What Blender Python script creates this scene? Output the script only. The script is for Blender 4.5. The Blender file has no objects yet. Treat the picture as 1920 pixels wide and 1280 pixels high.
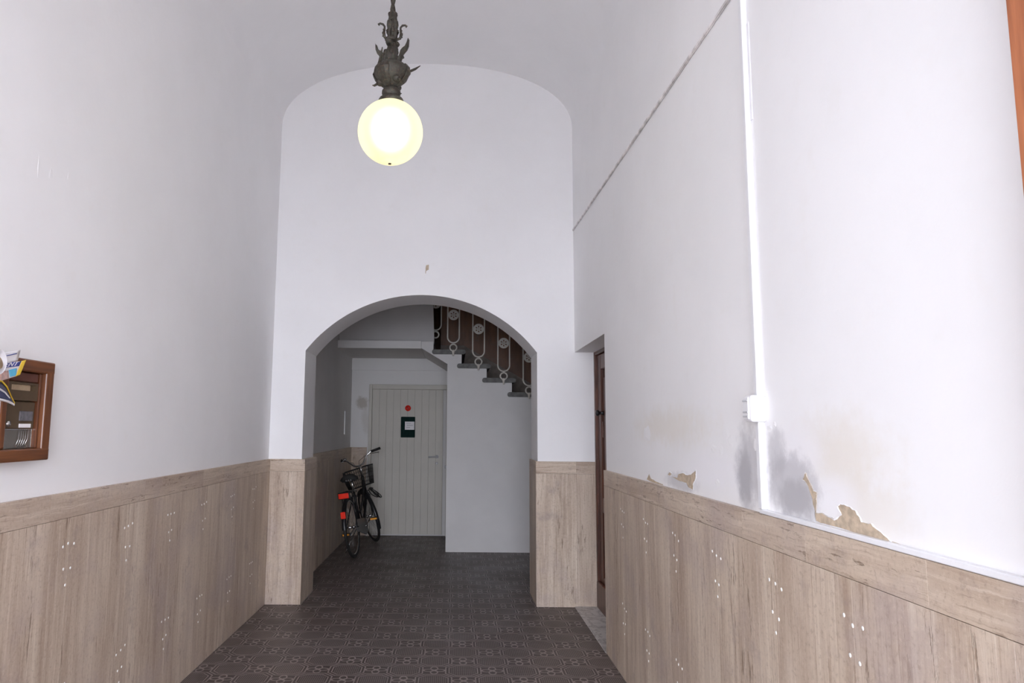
import bpy, bmesh, math, random
from mathutils import Vector, Matrix
random.seed(7)
SC = bpy.context.scene
COL = SC.collection
PI = math.pi

# ------------------------------------------------------------------ camera, sky, exposure
F, PITCH, ROLL, CX, EYE = 1330.0, 0.12175, 0.00928, 853.1, 1.45     # pixels of the 1920x1280 frame, radians, metres
cp, sp, cr, sr = math.cos(PITCH), math.sin(PITCH), math.cos(ROLL), math.sin(ROLL)
fwd = Vector((0, cp, sp)); up0 = Vector((0, -sp, cp)); right0 = Vector((1, 0, 0))
right = right0 * cr + up0 * sr; upv = up0 * cr - right0 * sr
cam = bpy.data.cameras.new('camera'); camo = bpy.data.objects.new('camera', cam); COL.objects.link(camo)
camo.matrix_world = Matrix(((right.x, upv.x, -fwd.x, 0), (right.y, upv.y, -fwd.y, 0), (right.z, upv.z, -fwd.z, EYE), (0, 0, 0, 1)))
cam.sensor_fit = 'HORIZONTAL'; cam.sensor_width = 36.0; cam.lens = 36.0 * F / 1920.0
cam.shift_x = (960 - CX) / 1920.0; cam.clip_start = 0.02; cam.clip_end = 200
SC.camera = camo

world = bpy.data.worlds.new('sky'); SC.world = world; world.use_nodes = True
bg = world.node_tree.nodes['Background']
bg.inputs['Color'].default_value = (0.905, 0.945, 1.06, 1); bg.inputs['Strength'].default_value = 14.2
SC.view_settings.view_transform = 'Standard'; SC.view_settings.look = 'None'
SC.view_settings.gamma = 1.0; SC.view_settings.use_curve_mapping = False; SC.view_settings.exposure = 0.0
SC.cycles.max_bounces = 14; SC.cycles.diffuse_bounces = 10; SC.cycles.transmission_bounces = 8
SC.cycles.use_denoising = True
pl = bpy.data.lights.new('entrance_portal', 'AREA'); pl.shape = 'RECTANGLE'; pl.size = 2.54; pl.size_y = 2.8; pl.cycles.is_portal = True
plo = bpy.data.objects.new('entrance_portal', pl); COL.objects.link(plo); plo.location = (-0.27, -1.42, 1.4); plo.rotation_euler = (PI / 2, 0, 0)

# a photo pixel gives a direction; the plane it meets gives the distance
def at(px, py, X=None, Y=None, Z=None):
    a = (px - CX) / F; b = (640 - py) / F
    d = Vector((a * cr - b * sr, 0, 0)); u = a * sr + b * cr
    d.y = cp - u * sp; d.z = sp + u * cp
    t = X / d.x if X is not None else (Y / d.y if Y is not None else (Z - EYE) / d.z)
    return Vector((0, 0, EYE)) + d * t

# ------------------------------------------------------------------ node helpers
class NT:
    def __init__(s, name, rough=0.6, metal=0.0, spec=0.5):
        s.m = bpy.data.materials.new(name); s.m.use_nodes = True; s.t = s.m.node_tree
        s.b = s.t.nodes['Principled BSDF']; s.out = s.t.nodes['Material Output']
        s.b.inputs['Roughness'].default_value = rough; s.b.inputs['Metallic'].default_value = metal
        s.b.inputs['Specular IOR Level'].default_value = spec
    def put(s, sock, v):
        if v is None: return
        if hasattr(v, 'is_linked') or hasattr(v, 'links'): s.t.links.new(v, sock)
        elif isinstance(v, (tuple, list)) and len(v) == 3 and sock.type == 'RGBA': sock.default_value = (*v, 1)
        else: sock.default_value = v
    def math(s, op, a, b=None, c=None, clamp=False):
        n = s.t.nodes.new('ShaderNodeMath'); n.operation = op; n.use_clamp = clamp
        for i, v in enumerate((a, b, c)): s.put(n.inputs[i], v)
        return n.outputs[0]
    def mix(s, f, a, b, blend='MIX'):
        n = s.t.nodes.new('ShaderNodeMix'); n.data_type = 'RGBA'; n.blend_type = blend
        s.put(n.inputs[0], f); s.put(n.inputs[6], a); s.put(n.inputs[7], b); return n.outputs[2]
    def ramp(s, v, lo, hi, a=0.0, b=1.0, smooth=True):
        n = s.t.nodes.new('ShaderNodeMapRange'); n.interpolation_type = 'SMOOTHSTEP' if smooth else 'LINEAR'
        for i, x in enumerate((v, lo, hi, a, b)): s.put(n.inputs[i], x)
        return n.outputs[0]
    def pos(s):
        g = s.t.nodes.new('ShaderNodeNewGeometry'); x = s.t.nodes.new('ShaderNodeSeparateXYZ')
        s.t.links.new(g.outputs['Position'], x.inputs[0]); return g.outputs['Position'], x.outputs[0], x.outputs[1], x.outputs[2]
    def obj(s):
        g = s.t.nodes.new('ShaderNodeTexCoord'); x = s.t.nodes.new('ShaderNodeSeparateXYZ')
        s.t.links.new(g.outputs['Object'], x.inputs[0]); return g.outputs['Object'], x.outputs[0], x.outputs[1], x.outputs[2]
    def rnd(s):
        return s.t.nodes.new('ShaderNodeObjectInfo').outputs['Random']
    def vec(s, x, y, z):
        n = s.t.nodes.new('ShaderNodeCombineXYZ')
        for i, v in enumerate((x, y, z)): s.put(n.inputs[i], v)
        return n.outputs[0]
    def noise(s, v, scale, detail=4, rough=0.55, dist=0.0):
        n = s.t.nodes.new('ShaderNodeTexNoise'); s.put(n.inputs['Vector'], v)
        n.inputs['Scale'].default_value = scale; n.inputs['Detail'].default_value = detail
        n.inputs['Roughness'].default_value = rough; n.inputs['Distortion'].default_value = dist
        return n.outputs[0]
    def bump(s, h, strength=0.3, dist=0.002):
        n = s.t.nodes.new('ShaderNodeBump'); n.inputs['Strength'].default_value = strength; n.inputs['Distance'].default_value = dist
        s.put(n.inputs['Height'], h); s.t.links.new(n.outputs[0], s.b.inputs['Normal'])
    def col(s, c): s.put(s.b.inputs['Base Color'], c); return s
M = {}
def plain(name, c, rough=0.5, metal=0.0, var=0.08, scale=30, spec=0.5):
    n = NT(name, rough, metal, spec); P = n.obj()[0]
    k = n.noise(P, scale, 3)
    n.col(n.mix(n.ramp(k, 0.3, 0.7), tuple(x * (1 - var) for x in c), tuple(min(1, x * (1 + var)) for x in c)))
    M[name] = n.m; return n

def plaster(name, c=(0.87, 0.865, 0.87), stains=(), mott=0.035, bump=0.25):
    n = NT(name, 0.75, 0, 0.25); P, x, y, z = n.pos()
    k = n.noise(P, 1.3, 5, 0.6); k2 = n.noise(P, 9, 4, 0.6)
    base = n.mix(n.ramp(k, 0.3, 0.7), tuple(v * (1 - mott) for v in c), c)
    base = n.mix(n.ramp(k2, 0.55, 0.8, 0, 0.35), base, tuple(v * f for v, f in zip(c, (0.95, 0.94, 0.91))))
    w1 = n.noise(P, 7, 5, 0.65); w2 = n.noise(P, 26, 4, 0.6); w3 = n.noise(P, 90, 2)
    for (cx, cy, rx, ry, ang, colr, s0, soft) in stains:            # worn or damp patch of its own shape on the wall's (y|x, z) plane
        ax, hz = (x, z) if name.endswith('_x') else (y, z)
        du = n.math('SUBTRACT', ax, cx); dv = n.math('SUBTRACT', hz, cy)
        ca, sa = math.cos(ang), math.sin(ang)
        a = n.math('DIVIDE', n.math('ADD', n.math('MULTIPLY', du, ca), n.math('MULTIPLY', dv, sa)), rx)
        b = n.math('DIVIDE', n.math('SUBTRACT', n.math('MULTIPLY', dv, ca), n.math('MULTIPLY', du, sa)), ry)
        r = n.math('SQRT', n.math('ADD', n.math('MULTIPLY', a, a), n.math('MULTIPLY', b, b)))
        r = n.math('ADD', r, n.math('MULTIPLY', n.math('SUBTRACT', w1, 0.5), 0.9))
        r = n.math('ADD', r, n.math('MULTIPLY', n.math('SUBTRACT', w2, 0.5), 0.75))
        base = n.mix(n.ramp(r, 1 - soft, 1 + soft * 0.5, s0, 0.0), base, colr)
    n.col(base)
    h = n.math('ADD', n.math('MULTIPLY', w1, 0.9), n.math('ADD', n.math('MULTIPLY', w2, 0.25), n.math('MULTIPLY', w3, 0.07)))
    n.bump(h, bump, 0.006); M[name] = n.m

def travertine(name, horizontal=False):
    n = NT(name, 0.48, 0, 0.35); P, x, y, z = n.pos(); r = n.rnd()
    u = n.math('ADD', x, y)
    al, ac = (u, z) if horizontal else (z, u)                       # along and across the bedding
    wob = n.noise(P, 3.0, 3); wob2 = n.noise(P, 22.0, 4, 0.7); grit = n.noise(P, 70.0, 4, 0.7)
    ac = n.math('ADD', ac, n.math('ADD', n.math('MULTIPLY', wob, 0.03 if horizontal else 0.012), n.math('MULTIPLY', wob2, 0.012 if horizontal else 0.0075)))
    off = n.math('MULTIPLY', r, 17.0)
    fine = n.noise(n.vec(n.math('MULTIPLY', ac, 150.0), n.math('MULTIPLY', al, 4.0), off), 1.0, 6, 0.7)
    mid = n.noise(n.vec(n.math('MULTIPLY', ac, 42.0), n.math('MULTIPLY', al, 1.3), off), 1.0, 5, 0.65)
    broad = n.noise(n.vec(n.math('MULTIPLY', ac, 8.0), n.math('MULTIPLY', al, 0.9), off), 1.0, 4, 0.55)
    cloud = n.noise(P, 1.9, 5, 0.62); cloud2 = n.noise(P, 6.0, 5, 0.65)
    c = n.mix(n.ramp(broad, 0.30, 0.70), (0.44, 0.340, 0.258), (0.64, 0.535, 0.425))
    c = n.mix(n.ramp(mid, 0.52, 0.70, 0, 0.65), c, (0.74, 0.645, 0.535))
    c = n.mix(n.ramp(mid, 0.46, 0.30, 0, 0.62), c, (0.32, 0.225, 0.158))
    c = n.mix(n.ramp(fine, 0.47, 0.30, 0, 0.70), c, (0.26, 0.18, 0.125))
    c = n.mix(n.ramp(fine, 0.57, 0.72, 0, 0.40), c, (0.78, 0.69, 0.59))
    c = n.mix(n.ramp(cloud, 0.47, 0.66, 0, 0.55), c, (0.41, 0.335, 0.315))
    c = n.mix(n.ramp(cloud2, 0.55, 0.72, 0, 0.50), c, (0.31, 0.245, 0.22))
    c = n.mix(n.ramp(grit, 0.48, 0.30, 0, 0.45), c, (0.27, 0.20, 0.15))
    c = n.mix(n.ramp(grit, 0.54, 0.70, 0, 0.30), c, (0.70, 0.60, 0.49))
    pits = n.noise(n.vec(n.math('MULTIPLY', ac, 90.0 if horizontal else 75.0), n.math('MULTIPLY', al, 14.0 if horizontal else 10.0), off), 1.0, 4, 0.65)
    zone = n.noise(n.vec(n.math('MULTIPLY', ac, 24.0 if horizontal else 10.0), n.math('MULTIPLY', al, 1.4), n.math('ADD', off, 5.0)), 1.0, 2)
    pm = n.math('MULTIPLY', n.ramp(pits, 0.55, 0.64), n.ramp(zone, 0.52 if horizontal else 0.56, 0.60 if horizontal else 0.64))
    c = n.mix(n.math('MULTIPLY', pm, 0.70), c, (0.20, 0.13, 0.085))
    c = n.mix(n.ramp(r, 0, 1, 0.0, 0.18, False), c, (0.44, 0.36, 0.31))
    n.col(c)
    n.bump(n.math('SUBTRACT', n.math('MULTIPLY', fine, 0.35), pm), 0.6, 0.003); M[name] = n.m
travertine('travertine_upright'); travertine('travertine_lying', True)

def tile_material():
    n = NT('floor_tile', 0.42, 0, 0.4); P, x, y, z = n.pos(); S = 0.1755; T = 2 * S
    u = n.math('SUBTRACT', x, -0.107); v = n.math('SUBTRACT', y, 4.315)
    def centred(a, off):                                            # signed distance to the nearest lattice point
        q = n.math('DIVIDE', n.math('SUBTRACT', a, off), T)
        return n.math('MULTIPLY', n.math('SUBTRACT', q, n.math('ROUND', q)), T)
    def absn(a): return n.math('ABSOLUTE', a)
    def octd(ox, oy):
        a, b = absn(centred(u, ox)), absn(centred(v, oy))
        return n.math('MAXIMUM', n.math('MULTIPLY', n.math('MAXIMUM', a, b), 1.083), n.math('MULTIPLY', n.math('ADD', a, b), 0.7071))
    d = n.math('MINIMUM', octd(0, 0), octd(S, S))
    def band(val, lo, hi, e=0.0012):
        return n.math('MULTIPLY', n.ramp(val, lo - e, lo + e), n.ramp(val, hi - e, hi + e, 1, 0))
    def knot(ox, oy):
        a, b = centred(u, ox), centred(v, oy)
        def lobe(a_, b_):                                           # one loop of the interlaced knot, mirrored
            p = n.math('DIVIDE', n.math('SUBTRACT', absn(a_), 0.033), 0.031); q = n.math('DIVIDE', b_, 0.021)
            e = n.math('SQRT', n.math('ADD', n.math('MULTIPLY', p, p), n.math('MULTIPLY', q, q)))
            return n.ramp(absn(n.math('SUBTRACT', e, 1.0)), 0.12, 0.24, 1, 0)
        return n.math('MAXIMUM', lobe(a, b), lobe(b, a))
    k = n.math('MULTIPLY', n.math('MAXIMUM', knot(S, 0), knot(0, S)), n.ramp(d, 0.116, 0.1175))
    line = n.math('MAXIMUM', n.math('MAXIMUM', band(d, 0.0895, 0.0965), band(d, 0.1105, 0.1185)), k)
    dt = 0.0117
    def wave(a): return n.math('COSINE', n.math('MULTIPLY', a, 2 * PI / dt))
    dots = n.math('MULTIPLY', n.ramp(n.math('ADD', wave(u), wave(v)), 0.35, 1.2), n.ramp(d, 0.083, 0.085, 1, 0))
    wear = n.noise(P, 1.6, 5, 0.65); speck = n.noise(P, 160, 2)
    dark = n.mix(n.ramp(wear, 0.3, 0.7), (0.050, 0.034, 0.031), (0.068, 0.050, 0.046))
    light = n.mix(n.ramp(wear, 0.3, 0.7), (0.31, 0.26, 0.24), (0.39, 0.335, 0.31))
    dark = n.mix(n.ramp(n.rnd(), 0, 1, 0, 0.12, False), dark, (0.09, 0.068, 0.06))
    f = n.math('MULTIPLY', n.math('MAXIMUM', line, n.math('MULTIPLY', dots, 0.85)), n.ramp(wear, 0.25, 0.75, 0.95, 0.6))
    c = n.mix(f, dark, light)
    dust = n.noise(P, 0.8, 4, 0.6)
    c = n.mix(n.ramp(dust, 0.45, 0.75, 0, 0.35), c, (0.15, 0.135, 0.13))
    n.col(n.mix(n.ramp(speck, 0.62, 0.75, 0, 0.3), c, (0.04, 0.03, 0.03)))
    n.put(n.b.inputs['Roughness'], n.ramp(wear, 0.3, 0.7, 0.36, 0.55)); n.bump(f, 0.12, 0.0006); M['floor_tile'] = n.m
tile_material()

def wood(name, a, b, along='z', rough=0.4, sc=1.0):
    n = NT(name, rough, 0, 0.5); P, x, y, z = n.obj(); r = n.rnd()
    u, v, w = {'z': (x, y, z), 'y': (x, z, y), 'x': (y, z, x)}[along]
    V = n.vec(n.math('MULTIPLY', u, 38.0 * sc), n.math('MULTIPLY', v, 38.0 * sc), n.math('ADD', n.math('MULTIPLY', w, 2.2 * sc), n.math('MULTIPLY', r, 9.0)))
    g = n.noise(V, 1.0, 5, 0.6, 0.6); g2 = n.noise(P, 3.0, 3)
    c = n.mix(n.ramp(g, 0.3, 0.7), a, b); c = n.mix(n.ramp(g2, 0.4, 0.8, 0, 0.35), c, tuple(v * 0.7 for v in a))
    n.col(c); n.bump(g, 0.15, 0.001); M[name] = n.m
wood('door_wood', (0.055, 0.018, 0.010), (0.135, 0.045, 0.024), 'z', 0.38)
wood('entrance_wood', (0.26, 0.080, 0.032), (0.42, 0.145, 0.06), 'z', 0.4)
wood('cabinet_wood', (0.080, 0.024, 0.009), (0.195, 0.068, 0.023), 'y', 0.3)
wood('cabinet_wood_upright', (0.080, 0.024, 0.009), (0.195, 0.068, 0.023), 'z', 0.3)

def bronze():
    n = NT('patinated_bronze', 0.62, 0.45); P = n.obj()[0]
    k = n.noise(P, 34, 5, 0.65); k2 = n.noise(P, 110, 3)
    c = n.mix(n.ramp(k, 0.35, 0.65), (0.044, 0.033, 0.026), (0.072, 0.070, 0.056))
    n.col(n.mix(n.ramp(k2, 0.55, 0.7, 0, 0.6), c, (0.16, 0.115, 0.07))); n.bump(k2, 0.5, 0.002); M['patinated_bronze'] = n.m
bronze()
def marble():
    n = NT('threshold_marble', 0.35); P = n.pos()[0]
    k = n.noise(P, 5, 6, 0.6, 1.5)
    n.col(n.mix(n.ramp(n.math('ABSOLUTE', n.math('SUBTRACT', k, 0.5)), 0.0, 0.06), (0.30, 0.28, 0.27), (0.52, 0.50, 0.48))); M['threshold_marble'] = n.m
marble()
def brown_wall():
    n = NT('brown_painted_plaster', 0.45, 0, 0.5); P, x, y, z = n.pos()
    k = n.noise(n.vec(n.math('MULTIPLY', x, 4.0), 0.0, z), 2.0, 5, 0.65); k2 = n.noise(P, 14, 4)
    c = n.mix(n.ramp(k, 0.3, 0.7), (0.125, 0.045, 0.016), (0.21, 0.085, 0.034))
    n.col(n.mix(n.ramp(k2, 0.5, 0.8, 0, 0.3), c, (0.13, 0.10, 0.08))); n.bump(k2, 0.2, 0.003); M['brown_painted_plaster'] = n.m
brown_wall()
plain('tread_stone', (0.125, 0.122, 0.115), 0.6, 0, 0.25, 22)
plain('skirting_stone', (0.22, 0.18, 0.15), 0.6, 0, 0.25, 9)
plain('cream_ironwork', (0.62, 0.58, 0.52), 0.45, 0, 0.05)
plain('white_plastic', (0.80, 0.80, 0.82), 0.35, 0, 0.015)
plain('grey_plastic', (0.50, 0.50, 0.52), 0.4, 0, 0.04)
plain('cable_paint', (0.72, 0.69, 0.68), 0.6, 0, 0.25, 14)
plain('door_paint', (0.50, 0.475, 0.42), 0.5, 0, 0.025, 5)
plain('bare_plaster', (0.50, 0.405, 0.30), 0.95, 0, 0.18, 45).bump(0.0)
plain('dot_filler', (0.90, 0.88, 0.85), 0.6, 0, 0.03)
plain('black_paint', (0.010, 0.010, 0.011), 0.35, 0, 0.2)
plain('rubber', (0.014, 0.013, 0.012), 0.75, 0, 0.25)
plain('chrome', (0.55, 0.55, 0.55), 0.22, 1.0, 0.03)
plain('tan_tyre_wall', (0.17, 0.145, 0.115), 0.7, 0, 0.15)
plain('red_reflector', (0.92, 0.035, 0.015), 0.25, 0, 0.04)
plain('amber_reflector', (0.95, 0.38, 0.03), 0.25, 0, 0.04)
plain('grey_paint', (0.085, 0.085, 0.085), 0.4, 0, 0.1)
plain('brown_metal', (0.105, 0.070, 0.040), 0.42, 0.3, 0.06)
plain('dark_red_metal', (0.13, 0.050, 0.035), 0.4, 0.2, 0.06)
plain('paper', (0.82, 0.80, 0.82), 0.7, 0, 0.02)
plain('tan_paper', (0.55, 0.42, 0.28), 0.7, 0, 0.1)
plain('blue_print', (0.045, 0.065, 0.30), 0.5, 0, 0.03)
plain('navy_print', (0.06, 0.07, 0.14), 0.5, 0, 0.15)
plain('yellow_print', (0.80, 0.55, 0.05), 0.5, 0, 0.05)
plain('cyan_print', (0.12, 0.50, 0.75), 0.5, 0, 0.03)
plain('skin_print', (0.62, 0.42, 0.38), 0.5, 0, 0.25, 60)
plain('green_board', (0.008, 0.024, 0.022), 0.85, 0, 0.1, 30, 0.1)
plain('ink', (0.28, 0.28, 0.30), 0.7)
plain('sticker_red', (0.75, 0.025, 0.012), 0.4, 0, 0.05)
plain('sticker_dark', (0.16, 0.01, 0.01), 0.5)
plain('pavement', (0.42, 0.41, 0.40), 0.8, 0, 0.12, 3)
plain('nameplate', (0.16, 0.155, 0.17), 0.25, 0.3, 0.2, 80)
def clear_pane():
    n = NT('clear_pane', 0.03); n.b.inputs['Transmission Weight'].default_value = 0.9; n.b.inputs['IOR'].default_value = 1.45
    n.col((0.75, 0.72, 0.66)); M['clear_pane'] = n.m
clear_pane()
def globe_glass():
    n = NT('opal_glass'); t = n.t
    e = t.nodes.new('ShaderNodeEmission'); P, x, y, z = n.obj()
    k = n.noise(P, 6, 4, 0.6); low = n.math('MULTIPLY', n.ramp(z, -0.146, -0.085, 1, 0), n.ramp(k, 0.4, 0.65))
    n.put(e.inputs['Color'], n.mix(low, (1.0, 0.95, 0.56), (1.0, 0.74, 0.36))); e.inputs['Strength'].default_value = 1.12
    g = t.nodes.new('ShaderNodeBsdfRefraction'); g.inputs['Roughness'].default_value = 1.0; g.inputs['IOR'].default_value = 1.25
    g.inputs['Color'].default_value = (1, 0.97, 0.86, 1)
    a = t.nodes.new('ShaderNodeMixShader'); a.inputs[0].default_value = 0.30
    t.links.new(e.outputs[0], a.inputs[1]); t.links.new(g.outputs[0], a.inputs[2]); t.links.new(a.outputs[0], n.out.inputs[0]); M['opal_glass'] = n.m
    n = NT('bulb_glow'); t = n.t; e = t.nodes.new('ShaderNodeEmission'); e.inputs['Color'].default_value = (1, 0.93, 0.72, 1); e.inputs['Strength'].default_value = 40
    t.links.new(e.outputs[0], n.out.inputs[0]); M['bulb_glow'] = n.m
globe_glass()

# ------------------------------------------------------------------ mesh helpers
class MB:
    def __init__(s): s.v = []; s.f = []; s.sm = []
    def add(s, vs, fs, smooth=False):
        o = len(s.v); s.v += [Vector(p) for p in vs]; s.f += [tuple(i + o for i in f) for f in fs]; s.sm += [smooth] * len(fs); return s
    def box(s, x0, x1, y0, y1, z0, z1):
        return s.add([(x, y, z) for z in (z0, z1) for y in (y0, y1) for x in (x0, x1)],
                     [(0, 2, 3, 1), (4, 5, 7, 6), (0, 1, 5, 4), (2, 6, 7, 3), (0, 4, 6, 2), (1, 3, 7, 5)])
    def rbox(s, x0, x1, y0, y1, z0, z1, r=0.004, seg=1):
        bm = bmesh.new(); bmesh.ops.create_cube(bm, size=1)
        for v in bm.verts: v.co = Vector(((x0 + x1) / 2 + v.co.x * (x1 - x0), (y0 + y1) / 2 + v.co.y * (y1 - y0), (z0 + z1) / 2 + v.co.z * (z1 - z0)))
        bmesh.ops.bevel(bm, geom=bm.edges[:], offset=r, segments=seg, affect='EDGES', profile=0.5)
        bm.verts.index_update(); s.add([v.co.copy() for v in bm.verts], [[v.index for v in f.verts] for f in bm.faces]); bm.free(); return s
    def prism(s, pts, lo, hi, axis='y'):                            # a polygon given in the two other axes, extruded along axis
        def P(a, b, c): return {'x': (c, a, b), 'y': (a, c, b), 'z': (a, b, c)}[axis]
        n = len(pts); vs = [P(a, b, lo) for a, b in pts] + [P(a, b, hi) for a, b in pts]
        return s.add(vs, [tuple(range(n))[::-1], tuple(range(n, 2 * n))] + [(i, (i + 1) % n, n + (i + 1) % n, n + i) for i in range(n)])
    def tube(s, pts, r, n=8, closed=False, smooth=True, flat=None):
        pts = [Vector(p) for p in pts]; m = len(pts); rs = r if isinstance(r, (list, tuple)) else [r] * m
        vs = []; prev = None
        for i, p in enumerate(pts):
            if closed: t = pts[(i + 1) % m] - pts[i - 1]
            else: t = pts[min(i + 1, m - 1)] - pts[max(i - 1, 0)]
            t.normalize()
            if prev is None: a = Vector((0, 0, 1)) if abs(t.z) < 0.9 else Vector((1, 0, 0)); u = t.cross(a).normalized()
            else: u = (prev - t * prev.dot(t)); u = u.normalized() if u.length > 1e-6 else t.orthogonal().normalized()
            prev = u; w = t.cross(u)
            for k in range(n):
                a = 2 * PI * k / n; vs.append(p + (u * math.cos(a) + w * math.sin(a)) * rs[i])
        fs = []
        for i in range(m if closed else m - 1):
            j = (i + 1) % m
            for k in range(n): fs.append((i * n + k, i * n + (k + 1) % n, j * n + (k + 1) % n, j * n + k))
        if not closed: fs += [tuple(range(n))[::-1], tuple(range((m - 1) * n, m * n))]
        return s.add(vs, fs, smooth)
    def lathe(s, prof, n=24, c=(0, 0, 0), axis='z', smooth=True):
        vs = []; c = Vector(c)
        for r, h in prof:
            for k in range(n):
                a = 2 * PI * k / n; p = (r * math.cos(a), r * math.sin(a), h)
                p = {'z': p, 'y': (p[0], p[2], p[1]), 'x': (p[2], p[0], p[1])}[axis]; vs.append(c + Vector(p))
        fs = [(i * n + k, i * n + (k + 1) % n, (i + 1) * n + (k + 1) % n, (i + 1) * n + k) for i in range(len(prof) - 1) for k in range(n)]
        if prof[0][0] > 1e-5: fs.append(tuple(range(n))[::-1])
        if prof[-1][0] > 1e-5: fs.append(tuple(range((len(prof) - 1) * n, len(prof) * n)))
        return s.add(vs, fs, smooth)
    def ball(s, c, r, n=12, m=8):
        r = r if isinstance(r, (tuple, list)) else (r, r, r); o = len(s.v)
        s.lathe([(max(math.sin(PI * i / m), 1e-6), -math.cos(PI * i / m)) for i in range(m + 1)], n)
        for i in range(o, len(s.v)): v = s.v[i]; s.v[i] = Vector((c[0] + v.x * r[0], c[1] + v.y * r[1], c[2] + v.z * r[2]))
        return s
    def xf(s, mat, start=0):
        for i in range(start, len(s.v)): s.v[i] = mat @ s.v[i]
        return s
    def mesh(s, name, mat):
        me = bpy.data.meshes.new(name); me.from_pydata([tuple(v) for v in s.v], [], s.f); me.polygons.foreach_set('use_smooth', s.sm)
        bm = bmesh.new(); bm.from_mesh(me); bmesh.ops.recalc_face_normals(bm, faces=bm.faces[:]); bm.to_mesh(me); bm.free()
        me.materials.append(M[mat]); me.update(); return me
    def build(s, name, mat, parent=None, **kw):
        return link(name, s.mesh(name, mat), parent, **kw)
def link(name, data, parent=None, label=None, cat=None, group=None, kind=None, loc=None):
    o = bpy.data.objects.new(name, data); COL.objects.link(o); o.parent = parent
    if loc: o.location = loc
    for k, v in (('label', label), ('category', cat), ('group', group), ('kind', kind)):
        if v: o[k] = v
    return o
def thing(name, label, cat, loc=(0, 0, 0), group=None): return link(name, None, None, label, cat, group, None, loc)
def struct(name, label=None, cat=None): return link(name, None, None, label, cat, None, 'structure')

# ------------------------------------------------------------------ the setting
XL, XR, D = -1.545, 1.010, 6.05            # dado faces left, right and on the end wall
PL, PR, PD = XL - 0.02, XR + 0.02, D + 0.02  # plaster faces
DB = D + 0.50                              # back of the archway wall
ZR, ZC = 1.180, 1.080                      # top of the dado cap, top of the upright slabs
YJ = 4.853                                 # near jamb of the side door niche
ZL = 2.108                                 # niche lintel
Y0 = -1.10                                 # inner face of the entrance wall
HL, HB, HR = -1.43, 9.88, 5.0              # stair hall: left wall, back wall, right wall
YS = 8.62                                  # stair side wall

def pY(px, py): p = at(px, py, X=PR); return p.y, p.z
stR = []
def stain(px, py, wpx, hz, colr, s0, soft, ang=0.0):
    a = pY(px - wpx / 2, py)[0]; b = pY(px + wpx / 2, py)[0]; c = pY(px, py)
    stR.append((c[0], c[1], abs(a - b) / 2, hz, ang, colr, s0, soft))
damp = (0.45, 0.44, 0.46); cream = (0.74, 0.68, 0.58); salt = (0.86, 0.85, 0.88)
stain(1250, 800, 130, 0.10, cream, 0.45, 0.8); stain(1570, 850, 190, 0.11, cream, 0.55, 0.8); stain(1640, 960, 150, 0.09, cream, 0.4, 0.8)
stain(1330, 880, 110, 0.075, salt, 0.7, 0.6); stain(1500, 850, 90, 0.09, salt, 0.7, 0.6); stain(1560, 930, 90, 0.06, salt, 0.6, 0.6)
stain(1403, 880, 52, 0.150, damp, 0.62, 0.45); stain(1398, 905, 26, 0.13, (0.33, 0.32, 0.34), 0.55, 0.5)
stain(1483, 912, 100, 0.110, damp, 0.66, 0.40); stain(1455, 850, 40, 0.085, damp, 0.55, 0.5); stain(1490, 935, 60, 0.06, (0.34, 0.33, 0.345), 0.5, 0.5)
stain(1277, 905, 60, 0.045, damp, 0.6, 0.5)
plaster('plaster_right', stains=stR, bump=0.30)
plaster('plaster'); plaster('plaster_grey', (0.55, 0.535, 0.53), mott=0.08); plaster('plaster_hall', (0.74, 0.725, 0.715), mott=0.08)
bs = at(680, 755, Y=HB)
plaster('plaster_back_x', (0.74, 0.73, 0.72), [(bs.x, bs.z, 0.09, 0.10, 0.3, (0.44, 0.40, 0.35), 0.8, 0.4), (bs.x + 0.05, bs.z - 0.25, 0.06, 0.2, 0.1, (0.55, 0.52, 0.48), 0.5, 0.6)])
plaster('plaster_end_x')

floor = MB().box(PL - 0.2, PR + 0.2, Y0 - 0.3, DB, -0.2, -0.006).box(HL - 0.2, HR + 0.2, DB, HB + 0.1, -0.2, -0.006).build('floor', 'pavement', kind='structure')
S = 0.1755
def tiles():
    shared = {}; rest = MB(); count = 0
    def cell(i, j): return -0.107 + (i - 0.5) * S, 4.315 + (j - 0.5) * S
    for j in range(-34, 34):
        for i in range(-10, 32):
            x, y = cell(i, j); x1, y1 = x + S, y + S
            regs = [(XL, XR, Y0 - 0.3, D), (-1.251, 0.69, D, DB), (HL + 0.02, HR, DB, HB)]
            for q, (a, b, c, d) in enumerate(regs):
                u0, u1, v0, v1 = max(x, a), min(x1, b), max(y, c), min(y1, d)
                if u1 - u0 < 0.004 or v1 - v0 < 0.004: continue
                g = 0.0003; dims = (round(u1 - u0 - 2 * g, 4), round(v1 - v0 - 2 * g, 4))
                near = 4.0 < y and (y1 < 7.3) and x > -1.6 and x1 < 1.2
                if near and count < 300:
                    if dims not in shared:
                        shared[dims] = MB().add([(0, 0, -.006), (dims[0], 0, -.006), (dims[0], dims[1], -.006), (0, dims[1], -.006),
                            (.0003, .0003, 0), (dims[0] - .0003, .0003, 0), (dims[0] - .0003, dims[1] - .0003, 0), (.0003, dims[1] - .0003, 0)],
                            [(3, 2, 1, 0), (4, 5, 6, 7), (0, 1, 5, 4), (1, 2, 6, 5), (2, 3, 7, 6), (3, 0, 4, 7)]).mesh('tile', 'floor_tile')
                    link('tile', shared[dims], floor, loc=(u0 + g, v0 + g, random.uniform(-0.0004, 0.0003))); count += 1
                else:
                    rest.box(u0 + g, u1 - g, v0 + g, v1 - g, -0.006, random.uniform(-0.0003, 0.0003))
    rest.build('tile_field', 'floor_tile', floor, kind='stuff')
tiles()

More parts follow.
